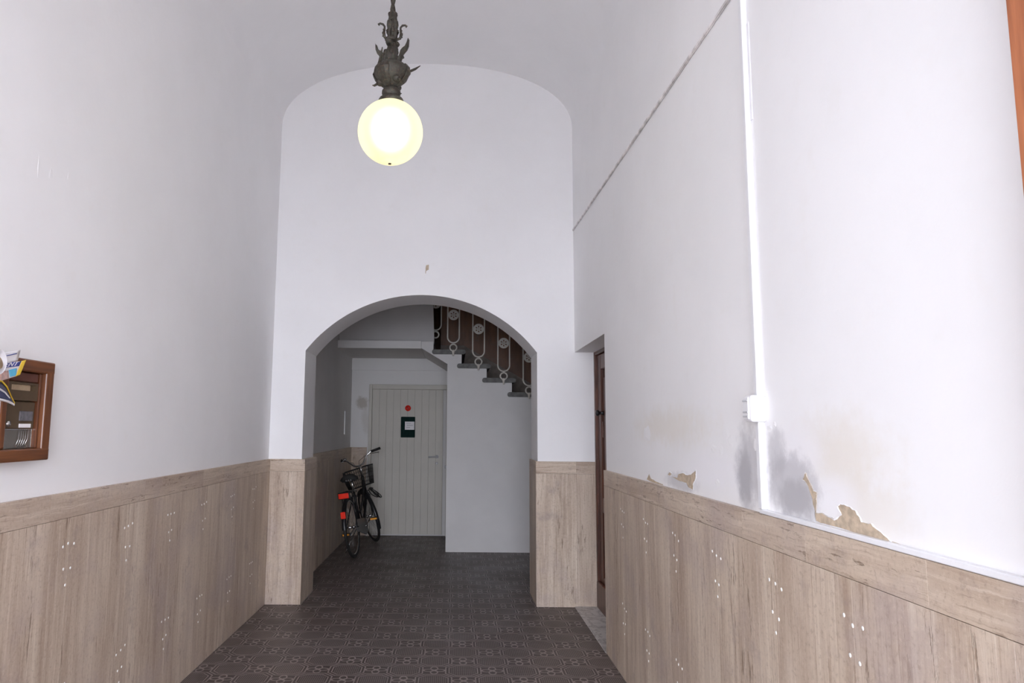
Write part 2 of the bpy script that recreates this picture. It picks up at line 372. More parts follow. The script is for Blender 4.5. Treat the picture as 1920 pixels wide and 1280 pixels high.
wl = MB().box(PL - 0.35, PL, Y0, PD + 0.2, -0.1, 4.3).build('wall_left', 'plaster', kind='structure')
wr = MB().prism([(Y0, -0.1), (YJ + 0.0, -0.1), (YJ, ZL), (PD + 0.1, ZL), (PD + 0.1, 4.3), (Y0, 4.3)], PR, PR + 0.42, 'x').build('wall_right', 'plaster_right', kind='structure')
# vault
VC, VA, VB, VZ = (PL + PR) / 2, (PR - PL) / 2, 0.60, 4.12
prof = []
for k in range(49):
    a = PI * k / 48; e = 2 / 2.15
    prof.append((VC - VA * math.copysign(abs(math.cos(a)) ** e, math.cos(a)), VZ + VB * math.sin(a) ** e))
outer = [(PR + 0.4, VZ - 0.01), (PR + 0.4, 5.1), (PL - 0.4, 5.1), (PL - 0.4, VZ - 0.01)]
vault = MB(); n = len(prof)
vault.add([(x, Y0, z) for x, z in prof] + [(x, PD + 0.1, z) for x, z in prof], [(i, i + 1, n + i + 1, n + i) for i in range(n - 1)], True)
vault.prism([(PL - 0.4, 5.0), (PR + 0.4, 5.0), (PR + 0.4, 5.1), (PL - 0.4, 5.1)], Y0, PD + 0.3, 'y')
vault.box(PL - 0.4, PL, Y0, PD + 0.1, 4.2, 5.0); vault.box(PR, PR + 0.4, Y0, PD + 0.1, 4.2, 5.0)
vault.build('ceiling', 'plaster', kind='structure')
# entrance wall behind the photographer
MB().prism([(PL - 0.35, -0.1), (-1.54, -0.1), (-1.54, 2.8), (1.00, 2.8), (1.00, -0.1), (PR + 0.4, -0.1), (PR + 0.4, 5.1), (PL - 0.35, 5.1)], Y0 - 0.3, Y0, 'y').build('wall_front', 'plaster', kind='structure')
MB().box(-14, 14, -16, Y0 - 0.32, -0.2, -0.02).build('ground', 'pavement', label='grey pavement outside the entrance', kind='structure')
# archway wall
AC, AH, AS, AT = -0.289, 0.996, 2.102, 2.597
R = (AH ** 2 + (AT - AS) ** 2) / (2 * (AT - AS)); a0 = math.asin(AH / R)
arc = [(AC + R * math.sin(-a0 + 2 * a0 * k / 48), AT - R + R * math.cos(-a0 + 2 * a0 * k / 48)) for k in range(49)]
we = MB().prism([(PL - 0.5, -0.1), (AC - AH, -0.1)] + arc + [(AC + AH, -0.1), (HR + 0.3, -0.1), (HR + 0.3, 5.1), (PL - 0.5, 5.1)], PD, DB, 'y').build('wall_end', 'plaster_end_x', kind='structure')

# ---- travertine dado
def slab(parent, x0, x1, y0, y1, z0, z1, mat='travertine_upright', name='travertine_slab', r=0.0004):
    MB().rbox(x0, x1, y0, y1, z0, z1, r).build(name, mat, parent)
g = 0.0004
def dado_y(parent, xa, xb, joints, capj):
    for a, b in zip(joints, joints[1:]): slab(parent, xa, xb, a + g, b - g, 0.0, ZC - 0.0015)
    for a, b in zip(capj, capj[1:]): slab(parent, xa, xb, a + g, b - g, ZC, ZR, 'travertine_lying', 'cap_slab')
jl = [Y0 + 0.005, 0.20, 0.75, 1.29, 1.84, 2.39, 2.93, 3.46, 3.97, 4.49, 5.06, 5.60, D]
dado_y(wl, PL - 0.01, XL, jl, [Y0 + 0.005, 0.4, 1.2, 2.0, 2.78, 3.62, 4.45, 5.3, D])
jr = [Y0 + 0.005, 0.27, 0.80, 1.33, 1.86, 2.30, 2.80, 3.31, 3.82, 4.33, YJ]
dado_y(wr, XR, PR + 0.01, jr, [Y0 + 0.005, 0.2, 1.0, 1.56, 2.09, 2.54, 3.47, 4.2, YJ])
def dado_x(parent, x0, x1, ya, yb):
    slab(parent, x0 + g, x1 - g, ya, yb, 0.0, ZC - 0.0015); slab(parent, x0 + g, x1 - g, ya, yb, ZC, ZR, 'travertine_lying', 'cap_slab')
dado_x(we, XL, -1.252, D, PD + 0.01); dado_x(we, 0.690, PR, D, PD + 0.01); dado_x(we, PR, 1.195, D + 0.008, PD + 0.01)
for x0, x1 in ((AC - AH - 0.01, -1.252), (0.690, AC + AH + 0.01)):
    slab(we, x0, x1, PD + 0.011, DB + 0.02, 0, ZC - 0.0015); slab(we, x0, x1, PD + 0.011, DB + 0.02, ZC, ZR, 'travertine_lying', 'cap_slab')
# filled fixing holes in the dado, in groups on the slab joints
def filler(parent, face_x, nx, joints):
    m = MB()
    for y in joints:
        for zt in (0.972, 0.415):
            for dz, offs in ((0, (-0.045, 0, 0.04)), (-0.095, (-0.02, 0.025)), (-0.15, (0.0,))):
                for o in offs:
                    m.lathe([(0.0001, 0), (0.0062, 0), (0.0055, 0.0010 * nx), (0.0001, 0.0013 * nx)], 7, (face_x, y + o + random.uniform(-.006, .006), zt + dz + random.uniform(-.008, .008) + o * 0.15), 'x')
    m.build('filled_hole', 'dot_filler', parent, kind='stuff')
filler(wl, XL, 1, jl[6:12]); filler(wr, XR, -1, jr[3:10])

# ---- stair hall
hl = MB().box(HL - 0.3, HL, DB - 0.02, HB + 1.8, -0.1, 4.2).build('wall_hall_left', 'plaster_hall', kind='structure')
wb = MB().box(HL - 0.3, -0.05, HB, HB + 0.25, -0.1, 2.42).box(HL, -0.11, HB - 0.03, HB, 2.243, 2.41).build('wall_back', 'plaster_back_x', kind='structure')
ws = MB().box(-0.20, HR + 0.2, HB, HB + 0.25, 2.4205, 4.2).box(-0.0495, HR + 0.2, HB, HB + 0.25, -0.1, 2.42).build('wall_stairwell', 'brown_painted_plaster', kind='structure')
MB().box(HL - 0.3, 0.2, HB + 1.5, HB + 1.8, 2.3, 4.2).build('wall_landing_rear', 'brown_painted_plaster', kind='structure')  # both rear landing walls coloured dark brown to imitate the unlit gloom
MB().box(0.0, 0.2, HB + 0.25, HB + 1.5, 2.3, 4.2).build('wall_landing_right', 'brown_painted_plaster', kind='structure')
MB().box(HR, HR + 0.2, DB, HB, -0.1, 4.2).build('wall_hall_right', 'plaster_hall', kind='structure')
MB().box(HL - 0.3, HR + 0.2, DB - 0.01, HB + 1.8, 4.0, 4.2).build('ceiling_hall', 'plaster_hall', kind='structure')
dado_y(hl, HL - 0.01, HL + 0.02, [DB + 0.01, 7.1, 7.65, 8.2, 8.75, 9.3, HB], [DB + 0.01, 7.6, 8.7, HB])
dado_x(wb, HL + 0.02, -1.20, HB - 0.022, HB + 0.01)
MB().box(HL, HL + 0.012, 9.28, 9.30, 1.36, 1.66).build('trim_1', 'white_plastic', kind='structure')
# stairs: the white side wall steps down to the right under stone treads
DX, DZ, NT_ = 0.3065, 0.1705, 14
prf = [(-0.09, -0.05), (-0.09, 2.227), (-0.41, 2.42), (-0.41, 2.50), (-0.262, 2.50)]
z = 2.346; x = 0.083
prf.append((-0.262, z))
while z > 0.02:
    prf.append((x, z)); z -= DZ
    if z > 0.02: prf.append((x, z))
    else: prf.append((x, -0.05))
    x += DX
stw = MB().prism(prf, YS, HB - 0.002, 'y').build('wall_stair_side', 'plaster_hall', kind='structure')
st = struct('staircase')
for k in range(NT_):
    x0 = -0.279 + DX * k; zt = 2.402 - DZ * k
    bm = MB(); r = 0.026; h = 0.056
    cs = [(x0 + r - r * math.sin(a), zt - h / 2 - h / 2 * math.cos(a)) for a in [PI * q / 8 for q in range(9)]]
    ce = [(x0 + 0.41 - r + r * math.sin(a), zt - h / 2 + h / 2 * math.cos(a)) for a in [PI * q / 8 for q in range(9)]]
    bm.prism(cs + ce, YS - 0.035, HB - 0.004, 'y'); bm.build('tread', 'tread_stone', st)
sk = MB().prism([(-0.2, 2.40), (-0.2, 2.60), (0.12, 2.60), (0.12 + DX * 12, 2.60 - DZ * 12), (0.12 + DX * 12, 2.25 - DZ * 12), (0.12, 2.25)], HB - 0.03, HB - 0.001, 'y').build('skirting', 'skirting_stone', st)
ld = MB().box(HL, -0.412, YS - 0.02, HB, 2.412, 2.505).box(HL, 0.0, HB - 0.001, HB + 1.5, 2.412, 2.505).build('landing', 'plaster_hall', st)
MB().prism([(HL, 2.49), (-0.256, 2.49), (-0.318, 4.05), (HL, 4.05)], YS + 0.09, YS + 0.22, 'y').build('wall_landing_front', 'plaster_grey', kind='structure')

# cream iron railing with rosettes
rail = thing('stair_railing', 'cream painted iron stair railing with looped balusters and pierced rosettes', 'railing', (0, 0, 0))
YR = YS - 0.05
def loop_pts(w, zb, zt):
    pts = [(-w, 0, zt)] + [(w * math.cos(PI + PI * k / 14), 0, zb + w + w * math.sin(PI + PI * k / 14)) for k in range(15)] + [(w, 0, zt)]
    return pts
lp = MB().tube(loop_pts(0.071, 0.08, 1.02), 0.0098, 6).mesh('baluster', 'cream_ironwork')
def disc_with_holes():
    bm = bmesh.new(); outer = 0.064
    m = MB(); seg = 72; th = 0.006
    # pierced rosette: rim ring, hub ring and six spokes leaving petal openings
    def ring(r0, r1):
        n_ = 36; vs = []; fs = []
        for y_ in (-th, th):
            for rr in (r0, r1):
                for k in range(n_): a = 2 * PI * k / n_; vs.append((rr * math.cos(a), y_, rr * math.sin(a)))
        for k in range(n_):
            j = (k + 1) % n_
            fs += [(k, j, n_ + j, n_ + k), (2 * n_ + k, 3 * n_ + k, 3 * n_ + j, 2 * n_ + j), (n_ + k, n_ + j, 3 * n_ + j, 3 * n_ + k), (k, 2 * n_ + k, 2 * n_ + j, j)]
        m.add(vs, fs)
    ring(0.040, 0.064); ring(0.006, 0.018)
    for k in range(6):
        a = 2 * PI * (k + 0.5) / 6 + PI / 2
        c, s_ = math.cos(a), math.sin(a)
        q = [(0.015, -0.0045), (0.042, -0.013), (0.042, 0.013), (0.015, 0.0045)]
        m.prism([(c * u - s_ * v, s_ * u + c * v) for u, v in q], -th, th, 'y')
    bm.free(); return m.mesh('rosette', 'cream_ironwork')
ros = disc_with_holes()
rg = MB().tube([(0.041 * math.cos(2 * PI * k / 20), 0, 0.041 * math.sin(2 * PI * k / 20)) for k in range(20)], 0.0105, 6, True).mesh('ring', 'cream_ironwork')
brk = MB().lathe([(0.0001, -0.062), (0.009, -0.056), (0.012, -0.04), (0.016, -0.015), (0.021, 0.0), (0.012, 0.01), (0.009, 0.018)], 10).mesh('bracket', 'cream_ironwork')
zb0 = 2.402
for k in range(NT_ - 1):
    x = -0.0195 + DX * k; zt = zb0 - DZ * k
    b = link('baluster', lp, rail, loc=(x, YR, zt))
    link('rosette', ros, b, loc=(0, 0, 0.423)); link('ring', rg, b, loc=(0, 0, 0.022)); link('bracket', brk, b, loc=(0, 0, -0.022))
b = link('baluster', lp, rail, loc=(-0.248, YS + 0.32, zb0 + 0.205)); b.rotation_euler = (0, 0, 0.15)
link('rosette', ros, b, loc=(0, 0, 0.423)); link('ring', rg, b, loc=(0, 0, 0.022))
MB().prism([(-0.32, zb0 + 1.19), (-0.25, zb0 + 1.15), (-0.02 + DX * 12.4, zb0 + 1.02 - DZ * 12.4), (-0.02 + DX * 12.4, zb0 + 1.06 - DZ * 12.4), (-0.25, zb0 + 1.19), (-0.32, zb0 + 1.23)], YR - 0.025, YR + 0.025, 'y').build('handrail', 'door_wood', rail)
# small dark push switch on the stair wall
p = at(1001, 766, Y=YS)
MB().lathe([(0.0001, 0), (0.034, 0), (0.034, -0.012), (0.022, -0.026), (0.0001, -0.03)], 16, (p.x + 0.014, YS, p.z), 'y').build('light_switch', 'black_paint', label='small round dark switch on the white wall under the stairs', cat='switch')

# ---- white plank door in the back wall
d1 = struct('door_1', 'cream painted plank door with lever handle under the landing', 'door')
dx0, dx1 = -1.180, -0.105; yb = HB - 0.045
MB().rbox(dx0, dx0 + 0.045, yb - 0.012, HB + 0.01, 0.0, 2.045, 0.003).rbox(dx1 - 0.005, dx1 + 0.03, yb - 0.012, HB + 0.01, 0.0, 2.045, 0.003).rbox(dx0 + 0.0455, dx1 - 0.0055, yb - 0.0115, HB + 0.01, 1.98, 2.0445, 0.003).build('door_frame', 'door_paint', d1)
xs = [dx0 + 0.047 + i * 0.0978 for i in range(11)]
plank = MB().rbox(0.0004, 0.0974, yb, HB - 0.005, 0.02, 1.978, 0.0016).mesh('plank', 'door_paint')
for xx in xs[:-1]: link('plank', plank, d1, loc=(xx, 0, 0))
hp = at(815, 856, Y=yb)
hd = MB().tube([(hp.x + 0.03, yb, 1.062), (hp.x + 0.03, yb - 0.045, 1.062), (hp.x - 0.085, yb - 0.05, 1.058)], 0.009, 8).lathe([(0.0001, 0), (0.024, 0), (0.024, -0.008), (0.0001, -0.01)], 14, (hp.x + 0.03, yb, 1.062), 'y').build('handle', 'grey_plastic', d1)
MB().lathe([(0.0001, 0), (0.018, 0), (0.016, -0.007), (0.0001, -0.008)], 12, (hp.x + 0.03, yb, 0.975), 'y').box(hp.x + 0.026, hp.x + 0.034, yb - 0.03, yb, 0.962, 0.985).build('lock', 'grey_plastic', d1)
MB().rbox(dx1 - 0.02, dx1 + 0.012, yb - 0.03, yb, 0.905, 0.945, 0.004).build('latch', 'grey_plastic', d1)
# board and sticker on that door
s0, s1 = at(752, 781, Y=yb), at(778, 820, Y=yb)
sg = thing('notice_board', 'dark green notice holder with a white paper on the cream door', 'notice', (0, 0, 0))
MB().rbox(s0.x, s1.x, yb - 0.012, yb, s1.z, s0.z, 0.008, 2).build('backing', 'green_board', sg)
q0, q1 = at(759.5, 790, Y=yb), at(777, 805.5, Y=yb)
pp = MB().rbox(q0.x, q1.x, yb - 0.0145, yb - 0.0118, q1.z, q0.z, 0.0008).build('paper', 'paper', sg)
m = MB()
for k, (a, b) in enumerate(((0.15, 0.6), (0.2, 0.85), (0.15, 0.55))): m.box(q0.x + (q1.x - q0.x) * a, q0.x + (q1.x - q0.x) * b, yb - 0.0152, yb - 0.0146, q0.z - 0.027 - k * 0.028, q0.z - 0.022 - k * 0.028)
m.build('writing', 'ink', pp)
r0 = at(765, 765, Y=yb)
sk_ = thing('sticker', 'round red sticker above the green notice on the cream door', 'sticker', (0, 0, 0))
MB().lathe([(0.0001, 0), (0.041, 0), (0.041, -0.002), (0.0001, -0.0022)], 28, (r0.x, yb, r0.z), 'y').build('disc', 'sticker_red', sk_)
MB().tube([(r0.x - 0.012, yb - 0.003, r0.z + 0.018), (r0.x - 0.004, yb - 0.003, r0.z), (r0.x + 0.008, yb - 0.003, r0.z - 0.004), (r0.x + 0.014, yb - 0.003, r0.z - 0.02)], 0.0045, 6).tube([(r0.x - 0.010, yb - 0.003, r0.z - 0.014), (r0.x + 0.004, yb - 0.003, r0.z - 0.018)], 0.004, 6).build('symbol', 'sticker_dark', sk_)

# ---- side door in the niche on the right
XD = 1.192
d2 = struct('door_2', 'dark red-brown panelled wooden door in the right wall niche', 'door')
MB().rbox(XD, XD + 0.08, YJ, YJ + 0.06, 0, ZL, 0.004).rbox(XD, XD + 0.08, PD - 0.055, PD - 0.002, 0, ZL, 0.004).rbox(XD, XD + 0.08, YJ + 0.06, PD - 0.055, ZL - 0.03, ZL - 0.001, 0.004).build('door_frame', 'door_wood', d2)
ya, yz = YJ + 0.062, PD - 0.057
MB().box(XD + 0.05, XD + 0.075, ya, yz, 0.02, ZL - 0.032).build('leaf', 'door_wood', d2)
for (a, b, c, d) in ((ya, ya + 0.13, 0.02, ZL - 0.033), (yz - 0.13, yz, 0.02, ZL - 0.033)): MB().rbox(XD + 0.02, XD + 0.052, a, b, c, d, 0.006).build('stile', 'door_wood', d2)
for (c, d) in ((0.0, 0.27), (0.76, 0.90), (ZL - 0.18, ZL - 0.033)): MB().rbox(XD + 0.02, XD + 0.052, ya + 0.132, yz - 0.132, c + 0.02, d, 0.006).build('rail', 'door_wood', d2)
for (c, d) in ((0.31, 0.72), (0.94, ZL - 0.22)):
    MB().rbox(XD + 0.034, XD + 0.056, ya + 0.165, yz - 0.165, c, d, 0.014).build('raised_panel', 'door_wood', d2)
MB().rbox(XD - 0.012, XD + 0.02, ya, yz, 0.012, 0.22, 0.006).build('kick_board', 'door_wood', d2)
kp = at(1128, 774, X=XD + 0.02)
MB().lathe([(0.0001, 0), (0.022, 0), (0.012, -0.012), (0.012, -0.03), (0.026, -0.045), (0.022, -0.062), (0.0001, -0.066)], 14, (XD + 0.034, kp.y, kp.z), 'x').build('knob', 'black_paint', d2)
MB().rbox(XD + 0.028, XD + 0.036, kp.y - 0.02, kp.y + 0.02, kp.z - 0.20, kp.z - 0.07, 0.004).build('lock_plate', 'door_wood', d2)
ts = struct('trim_2', 'pale marble threshold of the side door', 'threshold')
for a, b in ((YJ + 0.002, 5.42), (5.422, D + 0.006)): MB().rbox(XR - 0.005, XD + 0.03, a, b, -0.02, 0.006, 0.002).build('marble_slab', 'threshold_marble', ts)

# ---- entrance door leaf, swung open along the right wall
e = thing('entrance_door_leaf', 'orange-brown wooden entrance door leaf folded back against the right wall', 'door', (1.004, 0.37, 0.0)); e.rotation_euler = (0, 0, math.radians(2.2))
MB().rbox(-0.045, 0, 0, 0.75, 0.01, 3.3, 0.005).build('leaf', 'entrance_wood', e)
MB().rbox(-0.056, -0.044, 0.635, 0.748, 0.012, 3.298, 0.004).rbox(-0.056, -0.044, 0.002, 0.11, 0.012, 3.298, 0.004).build('stile', 'entrance_wood', e)
for c, d in ((0.012, 0.25), (1.1, 1.25), (3.1, 3.298)): MB().rbox(-0.056, -0.044, 0.112, 0.633, c, d, 0.004).build('rail', 'entrance_wood', e)

# ---- old cable batten along the right wall and conduit with junction box
c0, c1 = at(1075, 430, X=PR - 0.006), at(1365, 0, X=PR - 0.006)
dr = (c0 - c1) / (c0.y - c1.y)
def cb(y): return c1 + dr * (y - c1.y)
q0, q1 = cb(PD - 0.02), cb(Y0 + 0.02)
MB().prism([(q1.y, q1.z - .006), (q0.y, q0.z - .006), (q0.y, q0.z + .006), (q1.y, q1.z + .006)], PR - 0.011, PR, 'x').tube([Vector((PR - 0.006, cb(yy).y, cb(yy).z - 0.0085 + 0.0015 * math.sin(yy * 9))) for yy in [Y0 + .03 + i * (PD - Y0 - .06) / 60 for i in range(61)]], 0.0018, 5).build('trim_3', 'cable_paint', kind='structure', label='thin painted cable batten running along the right wall')
pt, pb = at(1438, 740, X=PR), at(1440, 958, X=PR)
yc = at(1436, 850, X=PR).y
cd = thing('cable_conduit', 'white plastic cable conduit running straight up the right wall', 'conduit', (0, 0, 0))
bx0, bz0, bz1 = at(1415, 760, X=0).x if False else PR - 0.058, 0, 0
zb1, zb0_ = at(1440, 740, X=PR).z, at(1440, 791, X=PR).z
MB().rbox(PR - 0.021, PR, yc, yc + 0.026, zb1 - 0.002, 4.13, 0.002).build('upright_run', 'white_plastic', cd)
MB().rbox(PR - 0.021, PR, yc, yc + 0.026, ZR + 0.016, zb0_ + 0.002, 0.002).build('upright_run', 'white_plastic', cd)
MB().rbox(PR - 0.019, PR, Y0 + 0.02, yc + 0.0255, ZR + 0.001, ZR + 0.015, 0.002).build('cable_trunking', 'white_plastic', label='white plastic cable trunking lying along the top of the right dado', cat='trunking')
MB().rbox(PR - 0.004, PR - 0.0005, yc - 0.016, yc - 0.001, at(1420, 215, X=PR).z, at(1412, 30, X=PR).z, 0.0005).build('gap_shadow_strip', 'white_plastic', cd)  # thin strip standing in for the shadow line beside the conduit
jb = thing('junction_box', 'small white plastic junction box on the right wall conduit', 'junction box', (0, 0, 0))
y0_, y1_ = yc - 0.022, yc + 0.036
MB().rbox(PR - 0.052, PR, y0_, y1_, zb0_, zb1, 0.009, 3).build('body', 'white_plastic', jb)
zm = (zb0_ + zb1) / 2
MB().tube([(PR - 0.024 + 0.0125 * math.cos(2 * PI * k / 20), y0_, zm + 0.002 + 0.0125 * math.sin(2 * PI * k / 20)) for k in range(20)], 0.0007, 5, True).build('knockout', 'grey_plastic', jb)
MB().rbox(PR - 0.057, PR - 0.051, y0_ + 0.012, y1_ - 0.004, zb0_ + 0.008, zb1 - 0.006, 0.003).build('lid', 'white_plastic', jb)
for zz in (zm + 0.026, zm - 0.012, zm - 0.026): MB().rbox(PR - 0.0595, PR - 0.0565, y0_ + 0.014, y1_ - 0.006, zz - 0.003, zz + 0.003, 0.001).build('rib', 'grey_plastic', jb)

# ---- peeled paint on the right wall: bare render with curling paint along its edge
def patch(parent, pts_px, wall='R', name='bare_plaster_patch', jag=0.004, rim=True):
    pts = []
    for i, (a, b) in enumerate(pts_px):
        c, d = pts_px[(i + 1) % len(pts_px)]
        for t in (0, 0.34, 0.67):
            P_ = at(a + (c - a) * t, b + (d - b) * t, X=PR) if wall == 'R' else at(a + (c - a) * t, b + (d - b) * t, Y=PD)
            u, v = (P_.y, P_.z) if wall == 'R' else (P_.x, P_.z)
            j = jag if t else jag * 0.3
            pts.append((u + random.uniform(-j, j), max(v + random.uniform(-j, j) * 0.6, ZR + 0.002)))
    m = MB()
    if wall == 'R': m.prism(pts, PR - 0.0012, PR + 0.003, 'x')
    else: m.prism(pts, PD - 0.0012, PD + 0.003, 'y')
    m.build(name, 'bare_plaster', parent)
    if rim:
        cx = sum(p[0] for p in pts) / len(pts); cz = sum(p[1] for p in pts) / len(pts); n_ = len(pts)
        i = 0
        while i < n_:
            ln = random.randint(2, 4); seg = [pts[(i + k) % n_] for k in range(ln + 1)]; i += ln
            if min(p[1] for p in seg) < ZR + 0.012: continue
            vs = []; fs = []
            for k, (u, v) in enumerate(seg):
                du, dv = u - cx, v - cz; L = math.hypot(du, dv) + 1e-6; du /= L; dv /= L
                w = random.uniform(0.002, 0.005); out = random.uniform(0.001, 0.003)
                for (uu, vv, xx) in ((u + du * 0.004, v + dv * 0.004, 0.0003), (u - du * w * 0.3, v - dv * w * 0.3, out)):
                    vs.append((PR - xx, uu, vv) if wall == 'R' else (uu, PD - xx, vv))
            for k in range(ln): fs.append((2 * k, 2 * k + 2, 2 * k + 3, 2 * k + 1))
            o2 = len(vs); vs += [(a - 0.0006, b, c) if wall == 'R' else (a, b - 0.0006, c) for a, b, c in vs]
            fs += [tuple(q + o2 for q in f[::-1]) for f in fs]
            MB().add(vs, fs).build('paint_flake', 'plaster', parent)
def cpx(l): return [(1130 + a / 3.368, 700 + b / 3.368) for a, b in l]
patch(wr, cpx([(1265, 670), (1285, 625), (1310, 690), (1335, 740), (1358, 755), (1352, 800), (1347, 875), (1375, 880), (1402, 890), (1465, 922), (1512, 890), (1485, 840), (1500, 822), (1545, 838), (1600, 865), (1640, 940), (1702, 945), (1760, 1000), (1825, 1058), (1750, 1050), (1600, 1005), (1450, 962), (1352, 930), (1340, 850), (1318, 765), (1288, 690)]))
patch(wr, cpx([(440, 650), (470, 660), (480, 635), (510, 628), (530, 640), (560, 640), (590, 608), (592, 660), (572, 700), (575, 735), (545, 720), (530, 690), (490, 680)]), jag=0.003)
patch(wr, cpx([(280, 668), (295, 633), (307, 662), (340, 683), (382, 700), (380, 712), (330, 695)]), jag=0.002)
patch(wr, cpx([(412, 640), (425, 622), (440, 632), (430, 646)]), jag=0.002)
patch(wr, cpx([(1490 + 340, 1060), (1900, 1085), (1900, 1092), (1830, 1068)]), jag=0.001, rim=False)
patch(we, [(799, 497), (804, 496), (804, 505), (799, 508), (798.5, 513), (797.5, 512), (798, 503)], 'E', jag=0.001, rim=False)
# blistered flakes still hanging on the paint
for a, b, w, h in ((1213, 812, 9, 16), (1361, 815, 8, 18), (1370, 826, 6, 16), (1338, 840, 8, 9), (1352, 842, 5, 12), (1443, 802, 6, 8), (1453, 795, 4, 6), (1416, 833, 4, 12), (1167, 845, 6, 10), (1160, 860, 5, 6), (1345, 905, 6, 8), (1164, 820, 5, 5)):
    p0 = at(a, b, X=PR); vs = []; n_ = 9
    ry = abs(at(a - w, b, X=PR).y - at(a, b, X=PR).y); rz = h * p0.y / F
    ring_ = [(p0.y + ry * random.uniform(.6, 1.1) * math.cos(2 * PI * k / n_), p0.z + rz * random.uniform(.6, 1.1) * math.sin(2 * PI * k / n_)) for k in range(n_)]
    MB().add([(PR - 0.0002, u, v) for u, v in ring_] + [(PR - random.uniform(0.0010, 0.0022), p0.y * .5 + u * .5, p0.z * .5 + v * .5) for u, v in ring_], [tuple(range(n_, 2 * n_))] + [(k, (k + 1) % n_, n_ + (k + 1) % n_, n_ + k) for k in range(n_)]).build('paint_flake', 'plaster', wr)
for a, b, w, h in ((95, 325, 5, 12), (128, 330, 1.5, 9), (72, 310, 2, 26)):
    p0 = at(a, b, X=PL); n_ = 9; ry = abs(at(a - w, b, X=PL).y - p0.y); rz = h * p0.y / F
    ring_ = [(p0.y + ry * random.uniform(.6, 1.1) * math.cos(2 * PI * k / n_), p0.z + rz * random.uniform(.6, 1.1) * math.sin(2 * PI * k / n_)) for k in range(n_)]
    MB().add([(PL + 0.0002, u, v) for u, v in ring_] + [(PL + random.uniform(0.0008, 0.0016), p0.y * .5 + u * .5, p0.z * .5 + v * .5) for u, v in ring_], [tuple(range(n_, 2 * n_))] + [(k, (k + 1) % n_, n_ + (k + 1) % n_, n_ + k) for k in range(n_)]).build('paint_flake', 'plaster', wl)

# ------------------------------------------------------------------ hanging lamp
LY = 3.0; gc = at(732, 248, Y=LY); LX = gc.x; GR = 0.1435
lamp = thing('pendant_lamp', 'patinated bronze pendant lamp with winged figures and a lit opal glass globe', 'lamp', (LX, LY, 0))
zof = lambda py: at(735, py, Y=LY).z
def L(m): return m
gl = MB().ball((0, 0, 0), GR, 48, 28).build('globe', 'opal_glass', lamp, loc=(0, 0, gc.z))
MB().lathe([(0.0001, -0.004), (0.007, -0.003), (0.007, 0.002), (0.0001, 0.003)], 12, (0, 0, -GR)).build('globe_stud', 'patinated_bronze', gl)
bl = MB().ball((0, 0, 0.01), (0.045, 0.045, 0.06), 20, 12).build('bulb', 'bulb_glow', lamp, loc=(0, 0, gc.z))
zt = gc.z + GR
K = 1 / 443.0
MB().lathe([(0.040, -0.012), (0.054, -0.010), (0.056, 0.002), (0.052, 0.010), (0.048, 0.013), (0.030, 0.018), (0.0001, 0.018)], 28, (0, 0, zt)).build('globe_holder', 'patinated_bronze', lamp)
MB().lathe([(0.028, 0.016), (0.036, 0.022), (0.042, 0.035), (0.041, 0.047), (0.034, 0.056), (0.024, 0.060), (0.019, 0.066), (0.0001, 0.066)], 28, (0, 0, zt)).build('knob', 'patinated_bronze', lamp)
urn = MB().lathe([(0.022, 0.060), (0.030, 0.070), (0.050, 0.086), (0.070, 0.106), (0.080, 0.130), (0.077, 0.148), (0.064, 0.164), (0.046, 0.172), (0.030, 0.178), (0.024, 0.190), (0.020, 0.215), (0.018, 0.27), (0.015, 0.32), (0.0001, 0.32)], 32, (0, 0, zt)).build('urn', 'patinated_bronze', lamp)
def leaf_mesh(pts, width, th=0.003, teeth=5, spread=1.0):
    # a serrated leaf along a path in (r, z) with its width across
    vs = []; fs = []; n_ = len(pts) - 1
    for i, (r_, z_) in enumerate(pts):
        t = i / n_; w = width * (math.sin(PI * min(1, t * 0.93 + 0.07)) ** 0.6) * (1.0 if i % 2 else 0.66)
        for s_, dr_ in ((-1, 0), (0, 0.006), (1, 0)):
            vs.append((r_ + dr_, s_ * w, z_)); 
        for s_, dr_ in ((-1, 0), (0, 0.006), (1, 0)):
            vs.append((r_ + dr_ - th, s_ * w, z_))
    for i in range(n_):
        a = 6 * i; b = a + 6
        fs += [(a, a + 1, b + 1, b), (a + 1, a + 2, b + 2, b + 1), (a + 3, b + 3, b + 4, a + 4), (a + 4, b + 4, b + 5, a + 5), (a, b, b + 3, a + 3), (a + 2, a + 5, b + 5, b + 2)]
    fs += [(0, 3, 4, 1), (1, 4, 5, 2), (6 * n_, 6 * n_ + 1, 6 * n_ + 4, 6 * n_ + 3), (6 * n_ + 1, 6 * n_ + 2, 6 * n_ + 5, 6 * n_ + 4)]
    return MB().add(vs, fs, False)
# leaves laid on the urn
ul = leaf_mesh([(0.030, 0.066), (0.052, 0.084), (0.072, 0.104), (0.083, 0.128), (0.081, 0.146), (0.070, 0.160), (0.060, 0.170)], 0.022).mesh('urn_leaf', 'patinated_bronze')
for k in range(4):
    o = link('urn_leaf', ul, lamp, loc=(0, 0, zt)); o.rotation_euler = (0, 0, -PI / 2 - 0.30 + 2 * PI * k / 4)
bud = MB().ball((0, 0, 0), (0.018, 0.018, 0.015), 12, 8).tube([(0.010, 0, -0.004), (0.026, 0.004, -0.016), (0.034, 0.0, -0.012)], [0.006, 0.005, 0.002], 6).mesh('bud', 'patinated_bronze')
for k in range(3):
    a = -PI / 2 + 0.55 + 2 * PI * k / 3; o = link('bud', bud, lamp, loc=(0.050 * math.cos(a), 0.050 * math.sin(a), zt + 0.086)); o.rotation_euler = (0, 0, a)
